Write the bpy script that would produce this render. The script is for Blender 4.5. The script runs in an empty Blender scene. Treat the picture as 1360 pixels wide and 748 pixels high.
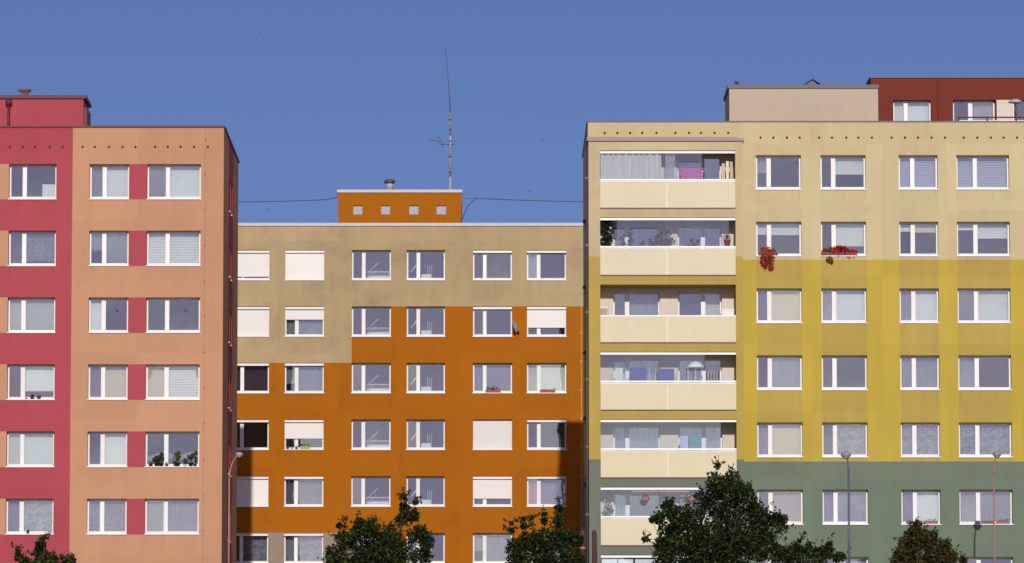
import bpy, math, random
import numpy as np
from mathutils import Vector, Matrix

# ------------------------------------------------------------------ camera, sky, sun, exposure
scene = bpy.context.scene
COL = scene.collection
random.seed(7)
R = math.radians

cam_d = bpy.data.cameras.new('camera')
cam = bpy.data.objects.new('camera', cam_d)
COL.objects.link(cam)
cam.location = (0, 0, 1.7)
cam.rotation_euler = (R(90 + 5.820), 0, 0)
cam_d.sensor_width = 36
cam_d.lens = 6730 / 1360 * 36
cam_d.shift_x = 20 / 1360
cam_d.clip_start = 0.5
cam_d.clip_end = 8000
scene.camera = cam

SUN_EL, SUN_AZ = 20.0, 1.3            # degrees; azimuth to the right of straight behind the viewer
world = bpy.data.worlds.new('World')
scene.world = world
world.use_nodes = True
wn = world.node_tree
bg = wn.nodes['Background']
sky = wn.nodes.new('ShaderNodeTexSky')
sky.sky_type = 'NISHITA'
sky.sun_disc = False
sky.sun_elevation = R(SUN_EL)
sky.sun_rotation = R(180 - SUN_AZ)
sky.altitude = 1200
sky.air_density = 0.7
sky.dust_density = 1.8
sky.ozone_density = 8.0
tint = wn.nodes.new('ShaderNodeVectorMath')      # one white balance for the whole sky
tint.operation = 'MULTIPLY'
tint.inputs[1].default_value = (1.46, 0.93, 0.88)
wn.links.new(sky.outputs[0], tint.inputs[0])
# broken evening cloud drifting over part of the sky, as the panes mirror it; the sky ahead is clear
def wmath(op, a, b):
    n = wn.nodes.new('ShaderNodeMath'); n.operation = op
    for i, x in enumerate((a, b)):
        if isinstance(x, (int, float)): n.inputs[i].default_value = x
        else: wn.links.new(x, n.inputs[i])
    return n.outputs[0]
wtc = wn.nodes.new('ShaderNodeTexCoord'); wsp = wn.nodes.new('ShaderNodeSeparateXYZ')
wn.links.new(wtc.outputs['Generated'], wsp.inputs[0])
hgt = wmath('ADD', wmath('MAXIMUM', wsp.outputs[2], 0.), .12)
wcb = wn.nodes.new('ShaderNodeCombineXYZ')
wn.links.new(wmath('DIVIDE', wsp.outputs[0], hgt), wcb.inputs[0]); wn.links.new(wmath('DIVIDE', wsp.outputs[1], hgt), wcb.inputs[1])
woff = wn.nodes.new('ShaderNodeVectorMath'); woff.operation = 'ADD'; woff.inputs[1].default_value = (10.38, 32.93, 0)
wn.links.new(wcb.outputs[0], woff.inputs[0])
wn1 = wn.nodes.new('ShaderNodeTexNoise'); wn1.inputs['Scale'].default_value = 1.5; wn1.inputs['Detail'].default_value = 4; wn1.inputs['Roughness'].default_value = .55
wn2 = wn.nodes.new('ShaderNodeTexNoise'); wn2.inputs['Scale'].default_value = .16; wn2.inputs['Detail'].default_value = 1
for n in (wn1, wn2): wn.links.new(woff.outputs[0], n.inputs['Vector'])
wmr = wn.nodes.new('ShaderNodeMapRange'); wmr.interpolation_type = 'SMOOTHSTEP'
wmr.inputs[1].default_value = .54; wmr.inputs[2].default_value = .80; wmr.inputs[4].default_value = .85
wn.links.new(wmath('ADD', wn1.outputs[0], wmath('MULTIPLY', wmath('SUBTRACT', wn2.outputs[0], .5), 1.6)), wmr.inputs[0])
wmx = wn.nodes.new('ShaderNodeMix'); wmx.data_type = 'RGBA'
wn.links.new(wmr.outputs[0], wmx.inputs[0]); wn.links.new(tint.outputs[0], wmx.inputs[6]); wmx.inputs[7].default_value = (26, 23, 22.5, 1)
wn.links.new(wmx.outputs[2], bg.inputs[0])
bg.inputs[1].default_value = 0.073

sun_d = bpy.data.lights.new('sun', 'SUN')
sun = bpy.data.objects.new('sun', sun_d)
COL.objects.link(sun)
sun.location = (10, -40, 80)
sd = Vector((-math.sin(R(SUN_AZ)), math.cos(R(SUN_AZ)), -math.tan(R(SUN_EL))))
sun.rotation_euler = sd.to_track_quat('-Z', 'Y').to_euler()
sun_d.energy = 3.2
sun_d.angle = R(0.5)
sun_d.color = (1.0, 0.955, 0.88)

scene.view_settings.view_transform = 'Standard'
scene.view_settings.look = 'None'
scene.view_settings.exposure = 0.0
scene.view_settings.gamma = 1.0
scene.render.engine = 'CYCLES'

# ------------------------------------------------------------------ helpers
def lin(c):
    return tuple(((v / 255) / 12.92 if v / 255 <= .04045 else ((v / 255 + .055) / 1.055) ** 2.4) for v in c)

class MB:
    """collects boxes, quads and tubes and links them as one mesh object"""
    def __init__(s):
        s.v = []; s.f = []; s.m = []; s.t = []; s.d = []; s.sm = []
    def face(s, pts, mi=0, tone=1., dirt=0., smooth=False):
        n = len(s.v); s.v += [tuple(p) for p in pts]; s.f.append(tuple(range(n, n + len(pts))))
        s.m.append(mi); s.t.append(tone); s.d.append(dirt); s.sm.append(smooth)
    def box(s, x0, x1, y0, y1, z0, z1, mi=0, tone=1., dirt=0.):
        n = len(s.v)
        s.v += [(x0, y0, z0), (x1, y0, z0), (x1, y1, z0), (x0, y1, z0), (x0, y0, z1), (x1, y0, z1), (x1, y1, z1), (x0, y1, z1)]
        for q in ((0, 3, 2, 1), (4, 5, 6, 7), (0, 1, 5, 4), (1, 2, 6, 5), (2, 3, 7, 6), (3, 0, 4, 7)):
            s.f.append(tuple(n + i for i in q)); s.m.append(mi); s.t.append(tone); s.d.append(dirt); s.sm.append(False)
        return s
    def tube(s, pts, rad, n=8, mi=0, cap=True):
        pts = [Vector(p) for p in pts]
        if not hasattr(rad, '__len__'): rad = [rad] * len(pts)
        base = len(s.v); prev = None
        for i, p in enumerate(pts):
            a = pts[max(i - 1, 0)]; b = pts[min(i + 1, len(pts) - 1)]
            t = (b - a).normalized()
            u = t.cross(Vector((0, 1, 0)) if abs(t.y) < .9 else Vector((1, 0, 0))).normalized()
            if prev is not None and u.dot(prev) < 0: u = -u
            prev = u; w = t.cross(u)
            for k in range(n):
                an = 2 * math.pi * k / n
                s.v.append(tuple(p + (u * math.cos(an) + w * math.sin(an)) * rad[i]))
        for i in range(len(pts) - 1):
            for k in range(n):
                s.f.append((base + i * n + k, base + i * n + (k + 1) % n, base + (i + 1) * n + (k + 1) % n, base + (i + 1) * n + k))
                s.m.append(mi); s.t.append(1.); s.d.append(0.); s.sm.append(True)
        if cap:
            for fc in (tuple(base + k for k in range(n))[::-1], tuple(base + (len(pts) - 1) * n + k for k in range(n))):
                s.f.append(fc); s.m.append(mi); s.t.append(1.); s.d.append(0.); s.sm.append(False)
        return s
    def lathe(s, prof, c=(0, 0, 0), n=12, mi=0):
        s.tube([(c[0], c[1], c[2] + z) for r, z in prof], [max(r, 1e-4) for r, z in prof], n, mi)
        return s
    def mesh(s, name, mats):
        me = bpy.data.meshes.new(name)
        me.from_pydata(s.v, [], s.f)
        for m in mats: me.materials.append(m)
        me.polygons.foreach_set('material_index', s.m)
        me.polygons.foreach_set('use_smooth', s.sm)
        a = me.attributes.new('tone', 'FLOAT', 'FACE'); a.data.foreach_set('value', s.t)
        a = me.attributes.new('dirt', 'FLOAT', 'FACE'); a.data.foreach_set('value', s.d)
        me.update()
        return me
    def build(s, name, mats, parent=None, loc=(0, 0, 0), rz=0.):
        if not isinstance(mats, (list, tuple)): mats = [mats]
        return link(name, s.mesh(name, mats), parent, loc, rz)

WPOS = {}
def link(name, data, parent=None, loc=(0, 0, 0), rz=0.):
    """loc is a world position; the parent's own world position is taken off it (parents may be turned about z)"""
    o = bpy.data.objects.new(name, data)
    COL.objects.link(o)
    if parent is not None:
        pl, pr = WPOS[parent.name]
        o.parent = parent
        d = Matrix.Rotation(-pr, 3, 'Z') @ (Vector(loc) - pl)
        o.location = d; o.rotation_euler = (0, 0, rz - pr)
    else:
        o.location = loc; o.rotation_euler = (0, 0, rz)
    WPOS[o.name] = (Vector(loc), rz)
    return o

def tag(o, label=None, cat=None, group=None, kind=None):
    if label: o['label'] = label
    if cat: o['category'] = cat
    if group: o['group'] = group
    if kind: o['kind'] = kind
    return o

def thing(name, label, cat, loc, group=None, rz=0.):
    return tag(link(name, None, None, loc, rz), label, cat, group)

# ------------------------------------------------------------------ materials
def new_mat(name):
    m = bpy.data.materials.new(name); m.use_nodes = True
    nt = m.node_tree
    return m, nt, nt.nodes['Principled BSDF']

def N(nt, typ, **kw):
    n = nt.nodes.new(typ)
    for k, v in kw.items():
        if k.startswith('i_'): n.inputs[k[2:].replace('_', ' ')].default_value = v
        else: setattr(n, k, v)
    return n

def math_n(nt, op, a, b):
    n = nt.nodes.new('ShaderNodeMath'); n.operation = op
    for i, x in enumerate((a, b)):
        if isinstance(x, (int, float)): n.inputs[i].default_value = x
        else: nt.links.new(x, n.inputs[i])
    return n.outputs[0]

def render_paint(name, rgb, blotch=.10, streak=.10, fine=.06, dirt=(120, 110, 100), gain=.80, patch=0., rough=.9):
    """thin-coat facade render: paint colour with blotches, rain streaks and grain; 'tone' and 'dirt' come per face"""
    m, nt, b = new_mat(name)
    L = nt.links.new
    tc = N(nt, 'ShaderNodeTexCoord')
    def noise(scale, sx, sz, det=4, rough=.55):
        mp = N(nt, 'ShaderNodeMapping'); mp.inputs['Scale'].default_value = (sx, sx, sz)
        L(tc.outputs['Object'], mp.inputs[0])
        n = N(nt, 'ShaderNodeTexNoise'); n.inputs['Scale'].default_value = scale
        n.inputs['Detail'].default_value = det; n.inputs['Roughness'].default_value = rough
        L(mp.outputs[0], n.inputs['Vector'])
        return n.outputs[0]
    n1 = noise(.45, 1, 1); n2 = noise(1., 2.2, .22, 5, .6); n3 = noise(14., 1, 1, 3)
    at = N(nt, 'ShaderNodeAttribute', attribute_name='tone'); ad = N(nt, 'ShaderNodeAttribute', attribute_name='dirt')
    v = math_n(nt, 'MULTIPLY', math_n(nt, 'SUBTRACT', n1, .5), blotch * 2)
    v = math_n(nt, 'ADD', v, math_n(nt, 'MULTIPLY', math_n(nt, 'SUBTRACT', n2, .5), streak * 2))
    v = math_n(nt, 'ADD', v, math_n(nt, 'MULTIPLY', math_n(nt, 'SUBTRACT', n3, .5), fine * 2))
    v = math_n(nt, 'ADD', v, 1.)
    v = math_n(nt, 'MULTIPLY', v, at.outputs['Fac'])
    base = tuple(c * gain for c in lin(rgb)); dl = tuple(c * gain for c in lin(dirt))
    mix = N(nt, 'ShaderNodeMix', data_type='RGBA')
    mix.inputs[6].default_value = (*base, 1); mix.inputs[7].default_value = (*dl, 1)
    n4 = noise(.9, 1, .6, 6, .65)
    dfac = math_n(nt, 'MULTIPLY', ad.outputs['Fac'], math_n(nt, 'ADD', math_n(nt, 'MULTIPLY', n4, 1.6), .2))
    if patch:
        rp = N(nt, 'ShaderNodeMapRange'); rp.inputs[1].default_value = .5; rp.inputs[2].default_value = .72
        L(noise(.42, 1, 1.2, 7, .66), rp.inputs[0])
        dfac = math_n(nt, 'ADD', dfac, math_n(nt, 'MULTIPLY', rp.outputs[0], patch))
    L(dfac, mix.inputs[0])
    vm = N(nt, 'ShaderNodeVectorMath', operation='SCALE')
    L(mix.outputs[2], vm.inputs[0]); L(v, vm.inputs['Scale'])
    L(vm.outputs[0], b.inputs['Base Color'])
    b.inputs['Roughness'].default_value = rough
    b.inputs['Specular IOR Level'].default_value = .25
    bp = N(nt, 'ShaderNodeBump'); bp.inputs['Strength'].default_value = .25; bp.inputs['Distance'].default_value = .02
    L(noise(6., 1, 1, 6, .7), bp.inputs['Height']); L(bp.outputs[0], b.inputs['Normal'])
    return m

def plain(name, rgb, rough=.5, gain=.85, var=.08, metal=0., scale=3., spec=.5, each=0.):
    m, nt, b = new_mat(name)
    tc = N(nt, 'ShaderNodeTexCoord')
    n = N(nt, 'ShaderNodeTexNoise'); n.inputs['Scale'].default_value = scale; n.inputs['Detail'].default_value = 5
    nt.links.new(tc.outputs['Object'], n.inputs['Vector'])
    v = math_n(nt, 'ADD', math_n(nt, 'MULTIPLY', math_n(nt, 'SUBTRACT', n.outputs[0], .5), var * 2), 1.)
    vm = N(nt, 'ShaderNodeVectorMath', operation='SCALE')
    vm.inputs[0].default_value = tuple(c * gain for c in lin(rgb)); nt.links.new(v, vm.inputs['Scale'])
    if each:                                     # every object of this kind gets its own random tone
        oi = N(nt, 'ShaderNodeObjectInfo')
        k = math_n(nt, 'SUBTRACT', 1., math_n(nt, 'MULTIPLY', oi.outputs['Random'], each))
        nt.links.new(math_n(nt, 'MULTIPLY', v, k), vm.inputs['Scale'])
    nt.links.new(vm.outputs[0], b.inputs['Base Color'])
    b.inputs['Roughness'].default_value = rough; b.inputs['Metallic'].default_value = metal
    b.inputs['Specular IOR Level'].default_value = spec
    return m

def glass_mat(name, ior=1.95, tint=(.92, .94, .94)):
    m, nt, b = new_mat(name)
    nt.nodes.remove(b)
    L = nt.links.new
    out = nt.nodes['Material Output']
    fr = N(nt, 'ShaderNodeFresnel'); fr.inputs[0].default_value = ior
    tr = N(nt, 'ShaderNodeBsdfTransparent'); tr.inputs[0].default_value = (*tint, 1)
    gl = N(nt, 'ShaderNodeBsdfGlossy'); gl.inputs['Roughness'].default_value = .015
    gl.inputs[0].default_value = (.76, .89, 1, 1)
    tc = N(nt, 'ShaderNodeTexCoord')
    n = N(nt, 'ShaderNodeTexNoise'); n.inputs['Scale'].default_value = 1.1; n.inputs['Detail'].default_value = 1
    L(tc.outputs['Object'], n.inputs['Vector'])
    bp = N(nt, 'ShaderNodeBump'); bp.inputs['Strength'].default_value = .5; bp.inputs['Distance'].default_value = .004
    L(n.outputs[0], bp.inputs['Height']); L(bp.outputs[0], gl.inputs['Normal'])
    mx = N(nt, 'ShaderNodeMixShader')
    L(fr.outputs[0], mx.inputs[0]); L(tr.outputs[0], mx.inputs[1]); L(gl.outputs[0], mx.inputs[2])
    L(mx.outputs[0], out.inputs[0])
    return m

def cloth_mat(name, rgb, opac=1., lace=0., gain=.8, transl=.35, scale=9.):
    """curtain cloth: diffuse + translucent, thinned by an open weave (opac) or a lace pattern"""
    m, nt, b = new_mat(name)
    nt.nodes.remove(b)
    L = nt.links.new
    out = nt.nodes['Material Output']
    c = tuple(x * gain for x in lin(rgb))
    oi = N(nt, 'ShaderNodeObjectInfo')
    k = math_n(nt, 'SUBTRACT', 1.04, math_n(nt, 'MULTIPLY', oi.outputs['Random'], .24))
    vm = N(nt, 'ShaderNodeVectorMath', operation='SCALE'); vm.inputs[0].default_value = c; L(k, vm.inputs['Scale'])
    df = N(nt, 'ShaderNodeBsdfDiffuse'); df.inputs[0].default_value = (*c, 1)
    tl = N(nt, 'ShaderNodeBsdfTranslucent'); tl.inputs[0].default_value = (*c, 1)
    L(vm.outputs[0], df.inputs[0]); L(vm.outputs[0], tl.inputs[0])
    mx = N(nt, 'ShaderNodeMixShader'); mx.inputs[0].default_value = transl
    L(df.outputs[0], mx.inputs[1]); L(tl.outputs[0], mx.inputs[2])
    tr = N(nt, 'ShaderNodeBsdfTransparent')
    m2 = N(nt, 'ShaderNodeMixShader'); m2.inputs[0].default_value = opac
    tc = N(nt, 'ShaderNodeTexCoord')
    if lace:
        vo = N(nt, 'ShaderNodeTexNoise'); vo.inputs['Scale'].default_value = scale; vo.inputs['Detail'].default_value = 1.5
        vo.inputs['Distortion'].default_value = 1.2
        L(tc.outputs['Object'], vo.inputs['Vector'])
        mr = N(nt, 'ShaderNodeMapRange'); mr.inputs[1].default_value = .40; mr.inputs[2].default_value = .58
        mr.inputs[3].default_value = opac - lace; mr.inputs[4].default_value = opac
        L(vo.outputs[0], mr.inputs[0]); L(mr.outputs[0], m2.inputs[0])
    elif opac < 1:
        n = N(nt, 'ShaderNodeTexNoise'); n.inputs['Scale'].default_value = 2.5; n.inputs['Detail'].default_value = 2
        L(tc.outputs['Object'], n.inputs['Vector'])
        v = math_n(nt, 'ADD', math_n(nt, 'MULTIPLY', math_n(nt, 'SUBTRACT', n.outputs[0], .5), .25), opac)
        L(v, m2.inputs[0])
    L(tr.outputs[0], m2.inputs[1]); L(mx.outputs[0], m2.inputs[2])
    L(m2.outputs[0], out.inputs[0])
    return m

def leaf_mat(name, rgb, gain=1., transl=.32, var=.75, spec=.3):
    m, nt, b = new_mat(name)
    L = nt.links.new
    at = N(nt, 'ShaderNodeAttribute', attribute_name='tone')
    v = math_n(nt, 'ADD', math_n(nt, 'MULTIPLY', math_n(nt, 'SUBTRACT', at.outputs['Fac'], .5), var * 2), 1.)
    vm = N(nt, 'ShaderNodeVectorMath', operation='SCALE'); vm.inputs[0].default_value = tuple(c * gain for c in rgb)
    L(v, vm.inputs['Scale']); L(vm.outputs[0], b.inputs['Base Color'])
    b.inputs['Roughness'].default_value = .6; b.inputs['Specular IOR Level'].default_value = spec
    tl = N(nt, 'ShaderNodeBsdfTranslucent'); L(vm.outputs[0], tl.inputs[0])
    mx = N(nt, 'ShaderNodeMixShader'); mx.inputs[0].default_value = transl
    L(b.outputs[0], mx.inputs[1]); L(tl.outputs[0], mx.inputs[2]); L(mx.outputs[0], nt.nodes['Material Output'].inputs[0])
    return m

RED = render_paint('red_render', (184, 80, 90), .07, .09, .04, (158, 76, 80), patch=.22)
PEACH = render_paint('peach_render', (206, 154, 121), .06, .09, .04, (184, 138, 114), patch=.28)
BEIGE = render_paint('beige_render', (190, 167, 126), .12, .12, .06, (156, 130, 112), patch=.6)
ORANGE = render_paint('orange_render', (180, 104, 6), .07, .09, .04, (150, 88, 36), patch=.25)
GREY = render_paint('grey_render', (160, 142, 126), .08, .10, .04)
SAND = render_paint('sand_render', (214, 197, 154), .06, .08, .04, (190, 162, 132), patch=.34)
YELLOW = render_paint('yellow_render', (200, 174, 72), .09, .12, .05, (178, 152, 96), patch=.22)
GREEN = render_paint('green_render', (116, 133, 112), .10, .12, .05, (125, 120, 112), patch=.3)
CREAM = render_paint('cream_board', (230, 218, 184), .05, .05, .03, (190, 172, 140), gain=.82, patch=.12, rough=.6)
LOGGIA = render_paint('loggia_render', (232, 216, 204), .07, .07, .04, (170, 160, 150))
PINKBEIGE = render_paint('pale_beige_render', (203, 184, 162), .05, .06, .04, patch=.12)
BROWNRED = render_paint('brown_red_render', (124, 56, 44), .06, .06, .04)
WHITE = plain('white_frame', (245, 241, 241), .4, var=.04, each=.16)
WHITEMETAL = plain('white_metal', (240, 234, 232), .35, var=.06, each=.14)
SHUTTER = plain('shutter_white', (243, 237, 233), .5, var=.06, each=.16)
COPING = plain('pale_coping', (192, 183, 186), .45, var=.10)
REDMETAL = plain('red_metal', (104, 30, 46), .6, var=.1)
DARKMETAL = plain('dark_metal', (84, 70, 86), .5, var=.15)
BLACK = plain('black_hollow', (30, 22, 32), .8)
FLASHD = plain('dark_flashing', (120, 92, 100), .6, var=.12)
FLASH = plain('mauve_flashing', (150, 122, 130), .5, var=.12)
ROOFFELT = plain('roof_felt', (95, 92, 95), .9, var=.2)
GALV = plain('galvanised', (165, 160, 165), .4, metal=.5, var=.2)
RUSTPAINT = plain('faded_red_paint', (172, 122, 112), .6, var=.25, scale=1.2)
GLASS = glass_mat('window_glass')
GLASSL = glass_mat('loggia_glass', 1.62, (.93, .96, .97))
ROOM = plain('room_plaster', (168, 172, 190), .9, gain=.8, var=.06, each=.72)
ROOMFLOOR = plain('room_floor', (96, 72, 58), .8, gain=.8)
SHEER = cloth_mat('sheer_curtain', (226, 222, 232), .62)
SHEERL = cloth_mat('lavender_curtain', (205, 190, 206), .8)
LACE = cloth_mat('lace_curtain', (222, 220, 230), .78, .3, scale=13.)
LACE2 = cloth_mat('leafy_lace_and_mirrored_branches', (212, 210, 222), .85, .4, scale=6.)  # leafy lace; also draws mirrored branches in one right block window
PALE = cloth_mat('pale_blind', (236, 236, 226), 1., gain=.9, transl=.2)
CREAMB = cloth_mat('cream_blind', (240, 222, 184), 1., gain=.85, transl=.2)
GREYB = cloth_mat('grey_blind', (216, 214, 200), 1., gain=.8, transl=.2)
DUSK = cloth_mat('mauve_curtain', (150, 136, 152), 1., gain=.7, transl=.2)
DARKC = cloth_mat('plum_curtain_and_dark_room', (98, 84, 100), 1., gain=.7, transl=.2)  # a real curtain, and a dark sheet that paints dim rooms behind panes
YELC = cloth_mat('yellow_curtain', (214, 180, 60), 1., gain=.8)
NETC = cloth_mat('off_white_curtain', (228, 220, 212), 1., gain=.85, transl=.2)
SLAT = plain('venetian_slat', (176, 178, 196), .4, var=.03)
SLATP = plain('pale_venetian_slat', (238, 236, 224), .4, var=.03)
TOPTRACK = WHITEMETAL

# ------------------------------------------------------------------ ground
def ground_z(y):
    t = min(max((y - 60) / 110, 0), 1)
    return 3.0 * t * t * (3 - 2 * t)
GZ = 3.0
xs = [-4000, -1200, -400, -150, -60, -30, 0, 30, 60, 150, 400, 1200, 4000]
ys = [-4000, -1000, -300, -100, -20, 20] + list(range(60, 175, 10)) + [200, 260, 350, 600, 1500, 4000]
g = MB()
for j in range(len(ys)):
    for i in range(len(xs)): g.v.append((xs[i], ys[j], ground_z(ys[j])))
for j in range(len(ys) - 1):
    for i in range(len(xs) - 1):
        a = j * len(xs) + i
        g.f.append((a, a + 1, a + 1 + len(xs), a + len(xs))); g.m.append(0); g.t.append(1.); g.d.append(0.); g.sm.append(True)
GRASS = plain('pale_bounce_paving_and_lawn', (150, 142, 118), .95, gain=.8, var=.25, scale=.3)  # unseen ground, made pale so it bounces light onto shaded walls
tag(g.build('ground', GRASS), kind='structure')

# ------------------------------------------------------------------ windows
_cache = {}
def cached(key, fn):
    if key not in _cache: _cache[key] = fn()
    return _cache[key]

D0 = .30            # depth of the window frame behind the wall face
FB = .03            # frame bar

def ring(mb, x0, x1, z0, z1, w, y0, y1):
    mb.box(x0, x1, y0, y1, z0, z0 + w); mb.box(x0, x1, y0, y1, z1 - w, z1)
    mb.box(x0, x0 + w, y0, y1, z0 + w, z1 - w); mb.box(x1 - w, x1, y0, y1, z0 + w, z1 - w)

def folds(w, h, amp, per, seed, gather=0.):
    rnd = random.Random(seed)
    n = max(8, int(w / per * 6)); mb = MB()
    ph = rnd.random() * 6
    top = []; bot = []
    for i in range(n + 1):
        x = w * i / n
        y = amp * math.sin(x / per * 2 * math.pi + ph + .8 * math.sin(x * 5 + ph)) + rnd.uniform(-.2, .2) * amp
        xb = x
        if gather > 0: xb = x + (w - x) * gather
        if gather < 0: xb = x * (1 + gather)
        top.append((x, y, h)); bot.append((xb, y * 1.25, 0))
    for i in range(n): mb.face((bot[i], bot[i + 1], top[i + 1], top[i]), smooth=True)
    return mb

CLOTH = {'S': SHEER, 'H': SHEERL, 'L': LACE, 'B': LACE2, 'P': DARKC, 'M': DUSK, 'Y': YELC}
BLIND = {'W': PALE, 'C': CREAMB, 'G': GREYB}
wcount = [0]

def bar_ring_mesh(kind, w, h, bar, y0, y1):
    def f():
        mb = MB(); ring(mb, 0, w, 0, h, bar, y0, y1); return mb.mesh(kind, [WHITE])
    return cached((kind, round(w, 3), round(h, 3), bar), f)

def hang(win, code, x0, x1, z0, z1, P, seed):
    """put a curtain or blind of the coded kind behind one pane; code is a letter and how far down it reaches"""
    if not code: return
    k = code[0]; fr = float(code[1:]) if len(code) > 1 else 1.
    h = (z1 - z0) * fr; w = x1 - x0
    yb = D0 + .24
    if k in CLOTH:
        mb = folds(w, h, .022, .12 if k != 'P' else .16, seed)
        mb.build('curtain', CLOTH[k], win, P(x0, yb, z1 - h), win['rz_'])
    elif k in BLIND:
        mb = MB(); mb.box(0, w, 0, .008, 0.02, h); mb.box(0, w, -.012, .016, 0, .02)
        mb.build('roller_blind', BLIND[k], win, P(x0, yb, z1 - h), win['rz_'])
    elif k in 'VU':
        mb = MB(); n = int(h / .07)
        for i in range(n):
            z = h - .06 - i * .07
            mb.face([(0, -.012, z), (w, -.012, z), (w, .018, z + .058), (0, .018, z + .058)])
        mb.box(0, w, -.02, .03, h - .03, h)
        mb.build('venetian_blind', SLAT if k == 'V' else SLATP, win, P(x0, yb, z1 - h), win['rz_'])

def bird_decal(win, P, x, z, s, flip=1):
    pts = [(-.5, .42), (-.2, .2), (-.02, .06), (.1, -.02), (.5, -.42), (.22, -.12), (.1, -.3), (.02, -.1), (-.12, -.08), (-.04, .0), (-.28, .22)]
    mb = MB()
    c = (0, 0, 0)
    for i in range(len(pts)):
        a = pts[i]; b = pts[(i + 1) % len(pts)]
        mb.face([c, (a[0] * s * flip, 0, a[1] * s), (b[0] * s * flip, 0, b[1] * s)])
    mb.build('bird_sticker', BLACK, win, P(x, D0 + .026, z), win['rz_'])

def window(root, org, rz, x0, x1, z0, z1, split, left='', right='', shutter=None, box=False, sill=True, room=True, deep=5.0):
    """a two-light window: a narrow casement beside a wide one. org, rz: the facade's frame of reference."""
    w = x1 - x0; h = z1 - z0
    wcount[0] += 1; seed = wcount[0] * 13 + 5; rnd = random.Random(seed)
    rot = Matrix.Rotation(rz, 3, 'Z')
    def P(x, y, z): return Vector(org) + rot @ Vector((x0 + x, y, z0 + z))
    sh = .037 if sill else .002
    def fm():
        mb = MB(); ring(mb, .003, w - .003, sh, h - .003, FB, D0, D0 + .07); mb.box(.003 + FB, w - .003 - FB, D0 + .001, D0 + .069, sh + FB, sh + FB + .045); return mb.mesh('window', [WHITE])
    win = link('window', cached(('window', round(w, 3), round(h, 3), sill), fm), root, P(0, 0, 0), rz)
    win['rz_'] = rz
    xm = w * split
    MW = .11
    lo = sh + FB + .045; hi = h - .003 - FB
    def mm():
        mb = MB(); mb.box(0, MW, D0 - .004, D0 + .066, 0, hi - lo - .002); return mb.mesh('mullion', [WHITE])
    link('mullion', cached(('mull', round(h, 3), sill), mm), win, P(xm - MW / 2, 0, lo + .001), rz)
    lights = ((.003 + FB, xm - MW / 2, left), (xm + MW / 2, w - .003 - FB, right))
    for i, (a, b, code) in enumerate(lights):
        a += .002; b -= .002; sw = .033
        opn = code.startswith('X')
        sa = link('sash', bar_ring_mesh('sash', b - a, hi - lo - .004, sw, D0 - .015, D0 + .05), win, P(a, 0, lo + .002), rz)
        pw = b - a - 2 * sw; phh = hi - lo - .004 - 2 * sw
        def pm():
            mb = MB(); mb.box(-.004, pw + .004, D0 + .03, D0 + .045, -.004, phh + .004); return mb.mesh('pane', [GLASS])
        pn = link('pane', cached(('pane', round(pw, 3), round(phh, 3)), pm), win, P(a + sw, 0, lo + .002 + sw), rz)
        pn.rotation_euler = (rnd.gauss(0, .012), 0, rnd.gauss(0, .003))
        if opn:                                  # this casement stands open into the room
            sa.rotation_euler.z += 1.35; pn.rotation_euler.z += 1.35
            pv = P(a, D0 + .03, 0) - P(0, 0, 0)
            for ob, off in ((sa, 0.), (pn, sw)):
                ob.location = (pv.x + (off) * math.cos(1.35) + (D0) * math.sin(1.35), pv.y + .02 + off * math.sin(1.35) - D0 * math.cos(1.35), ob.location.z)
            code = code[1:]
        if shutter is None or shutter < .97:
            hang(win, code, a - .03, b + .03, lo, hi, P, seed + i)
    if sill:
        def sm():
            mb = MB(); mb.box(.003, w - .003, -.003, D0 - .001, .003, .035)
            mb.box(-.025, w + .025, -.055, -.003, -.008, .033); return mb.mesh('sill', [WHITEMETAL])
        link('sill', cached(('sill', round(w, 3)), sm), win, P(0, 0, 0), rz)
    if box:
        def bm():
            mb = MB(); mb.box(.004, w - .004, .075, D0 - .02, h - .135, h - .004); return mb.mesh('shutter_box', [WHITEMETAL])
        link('shutter_box', cached(('sbox', round(w, 3), round(h, 3)), bm), win, P(0, 0, 0), rz)
    if shutter:
        top = h - .137 if box else h - .01
        ln = (top - .04) * shutter
        def stm():
            mb = MB(); n = max(1, int(round(ln / .055))); st = ln / n
            for i in range(n):
                mb.box(.03, w - .03,   .19, .205, top - (i + 1) * st + .004, top - i * st)
                mb.box(.03, w - .03, .195, .203, top - (i + 1) * st, top - (i + 1) * st + .004)
            mb.box(.005, .035, .18, .215, .04, top); mb.box(w - .035, w - .005, .18, .215, .04, top)
            return mb.mesh('roller_shutter', [SHUTTER])
        link('roller_shutter', cached(('shut', round(w, 3), round(h, 3), shutter, box), stm), win, P(0, 0, 0), rz)
    if room:
        def rm():
            mb = MB(); a, b = -.34, w + .34; c, d = -.88, h + .34; e, g2 = D0 + .075, D0 + deep
            mb.face([(a, g2, c), (b, g2, c), (b, g2, d), (a, g2, d)]); mb.face([(a, e, c), (a, g2, c), (a, g2, d), (a, e, d)])
            mb.face([(b, e, c), (b, e, d), (b, g2, d), (b, g2, c)]); mb.face([(a, e, d), (a, g2, d), (b, g2, d), (b, e, d)])
            mb.face([(a, e, c), (b, e, c), (b, g2, c), (a, g2, c)], 1)
            mb.box(.02, w - .02, D0 + .075, D0 + .30, .08, .10)
            return mb.mesh('room_lining', [ROOM, ROOMFLOOR])
        link('room_lining', cached(('room', round(w, 3), round(h, 3), deep), rm), win, P(0, 0, 0), rz)
    return win, P

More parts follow.
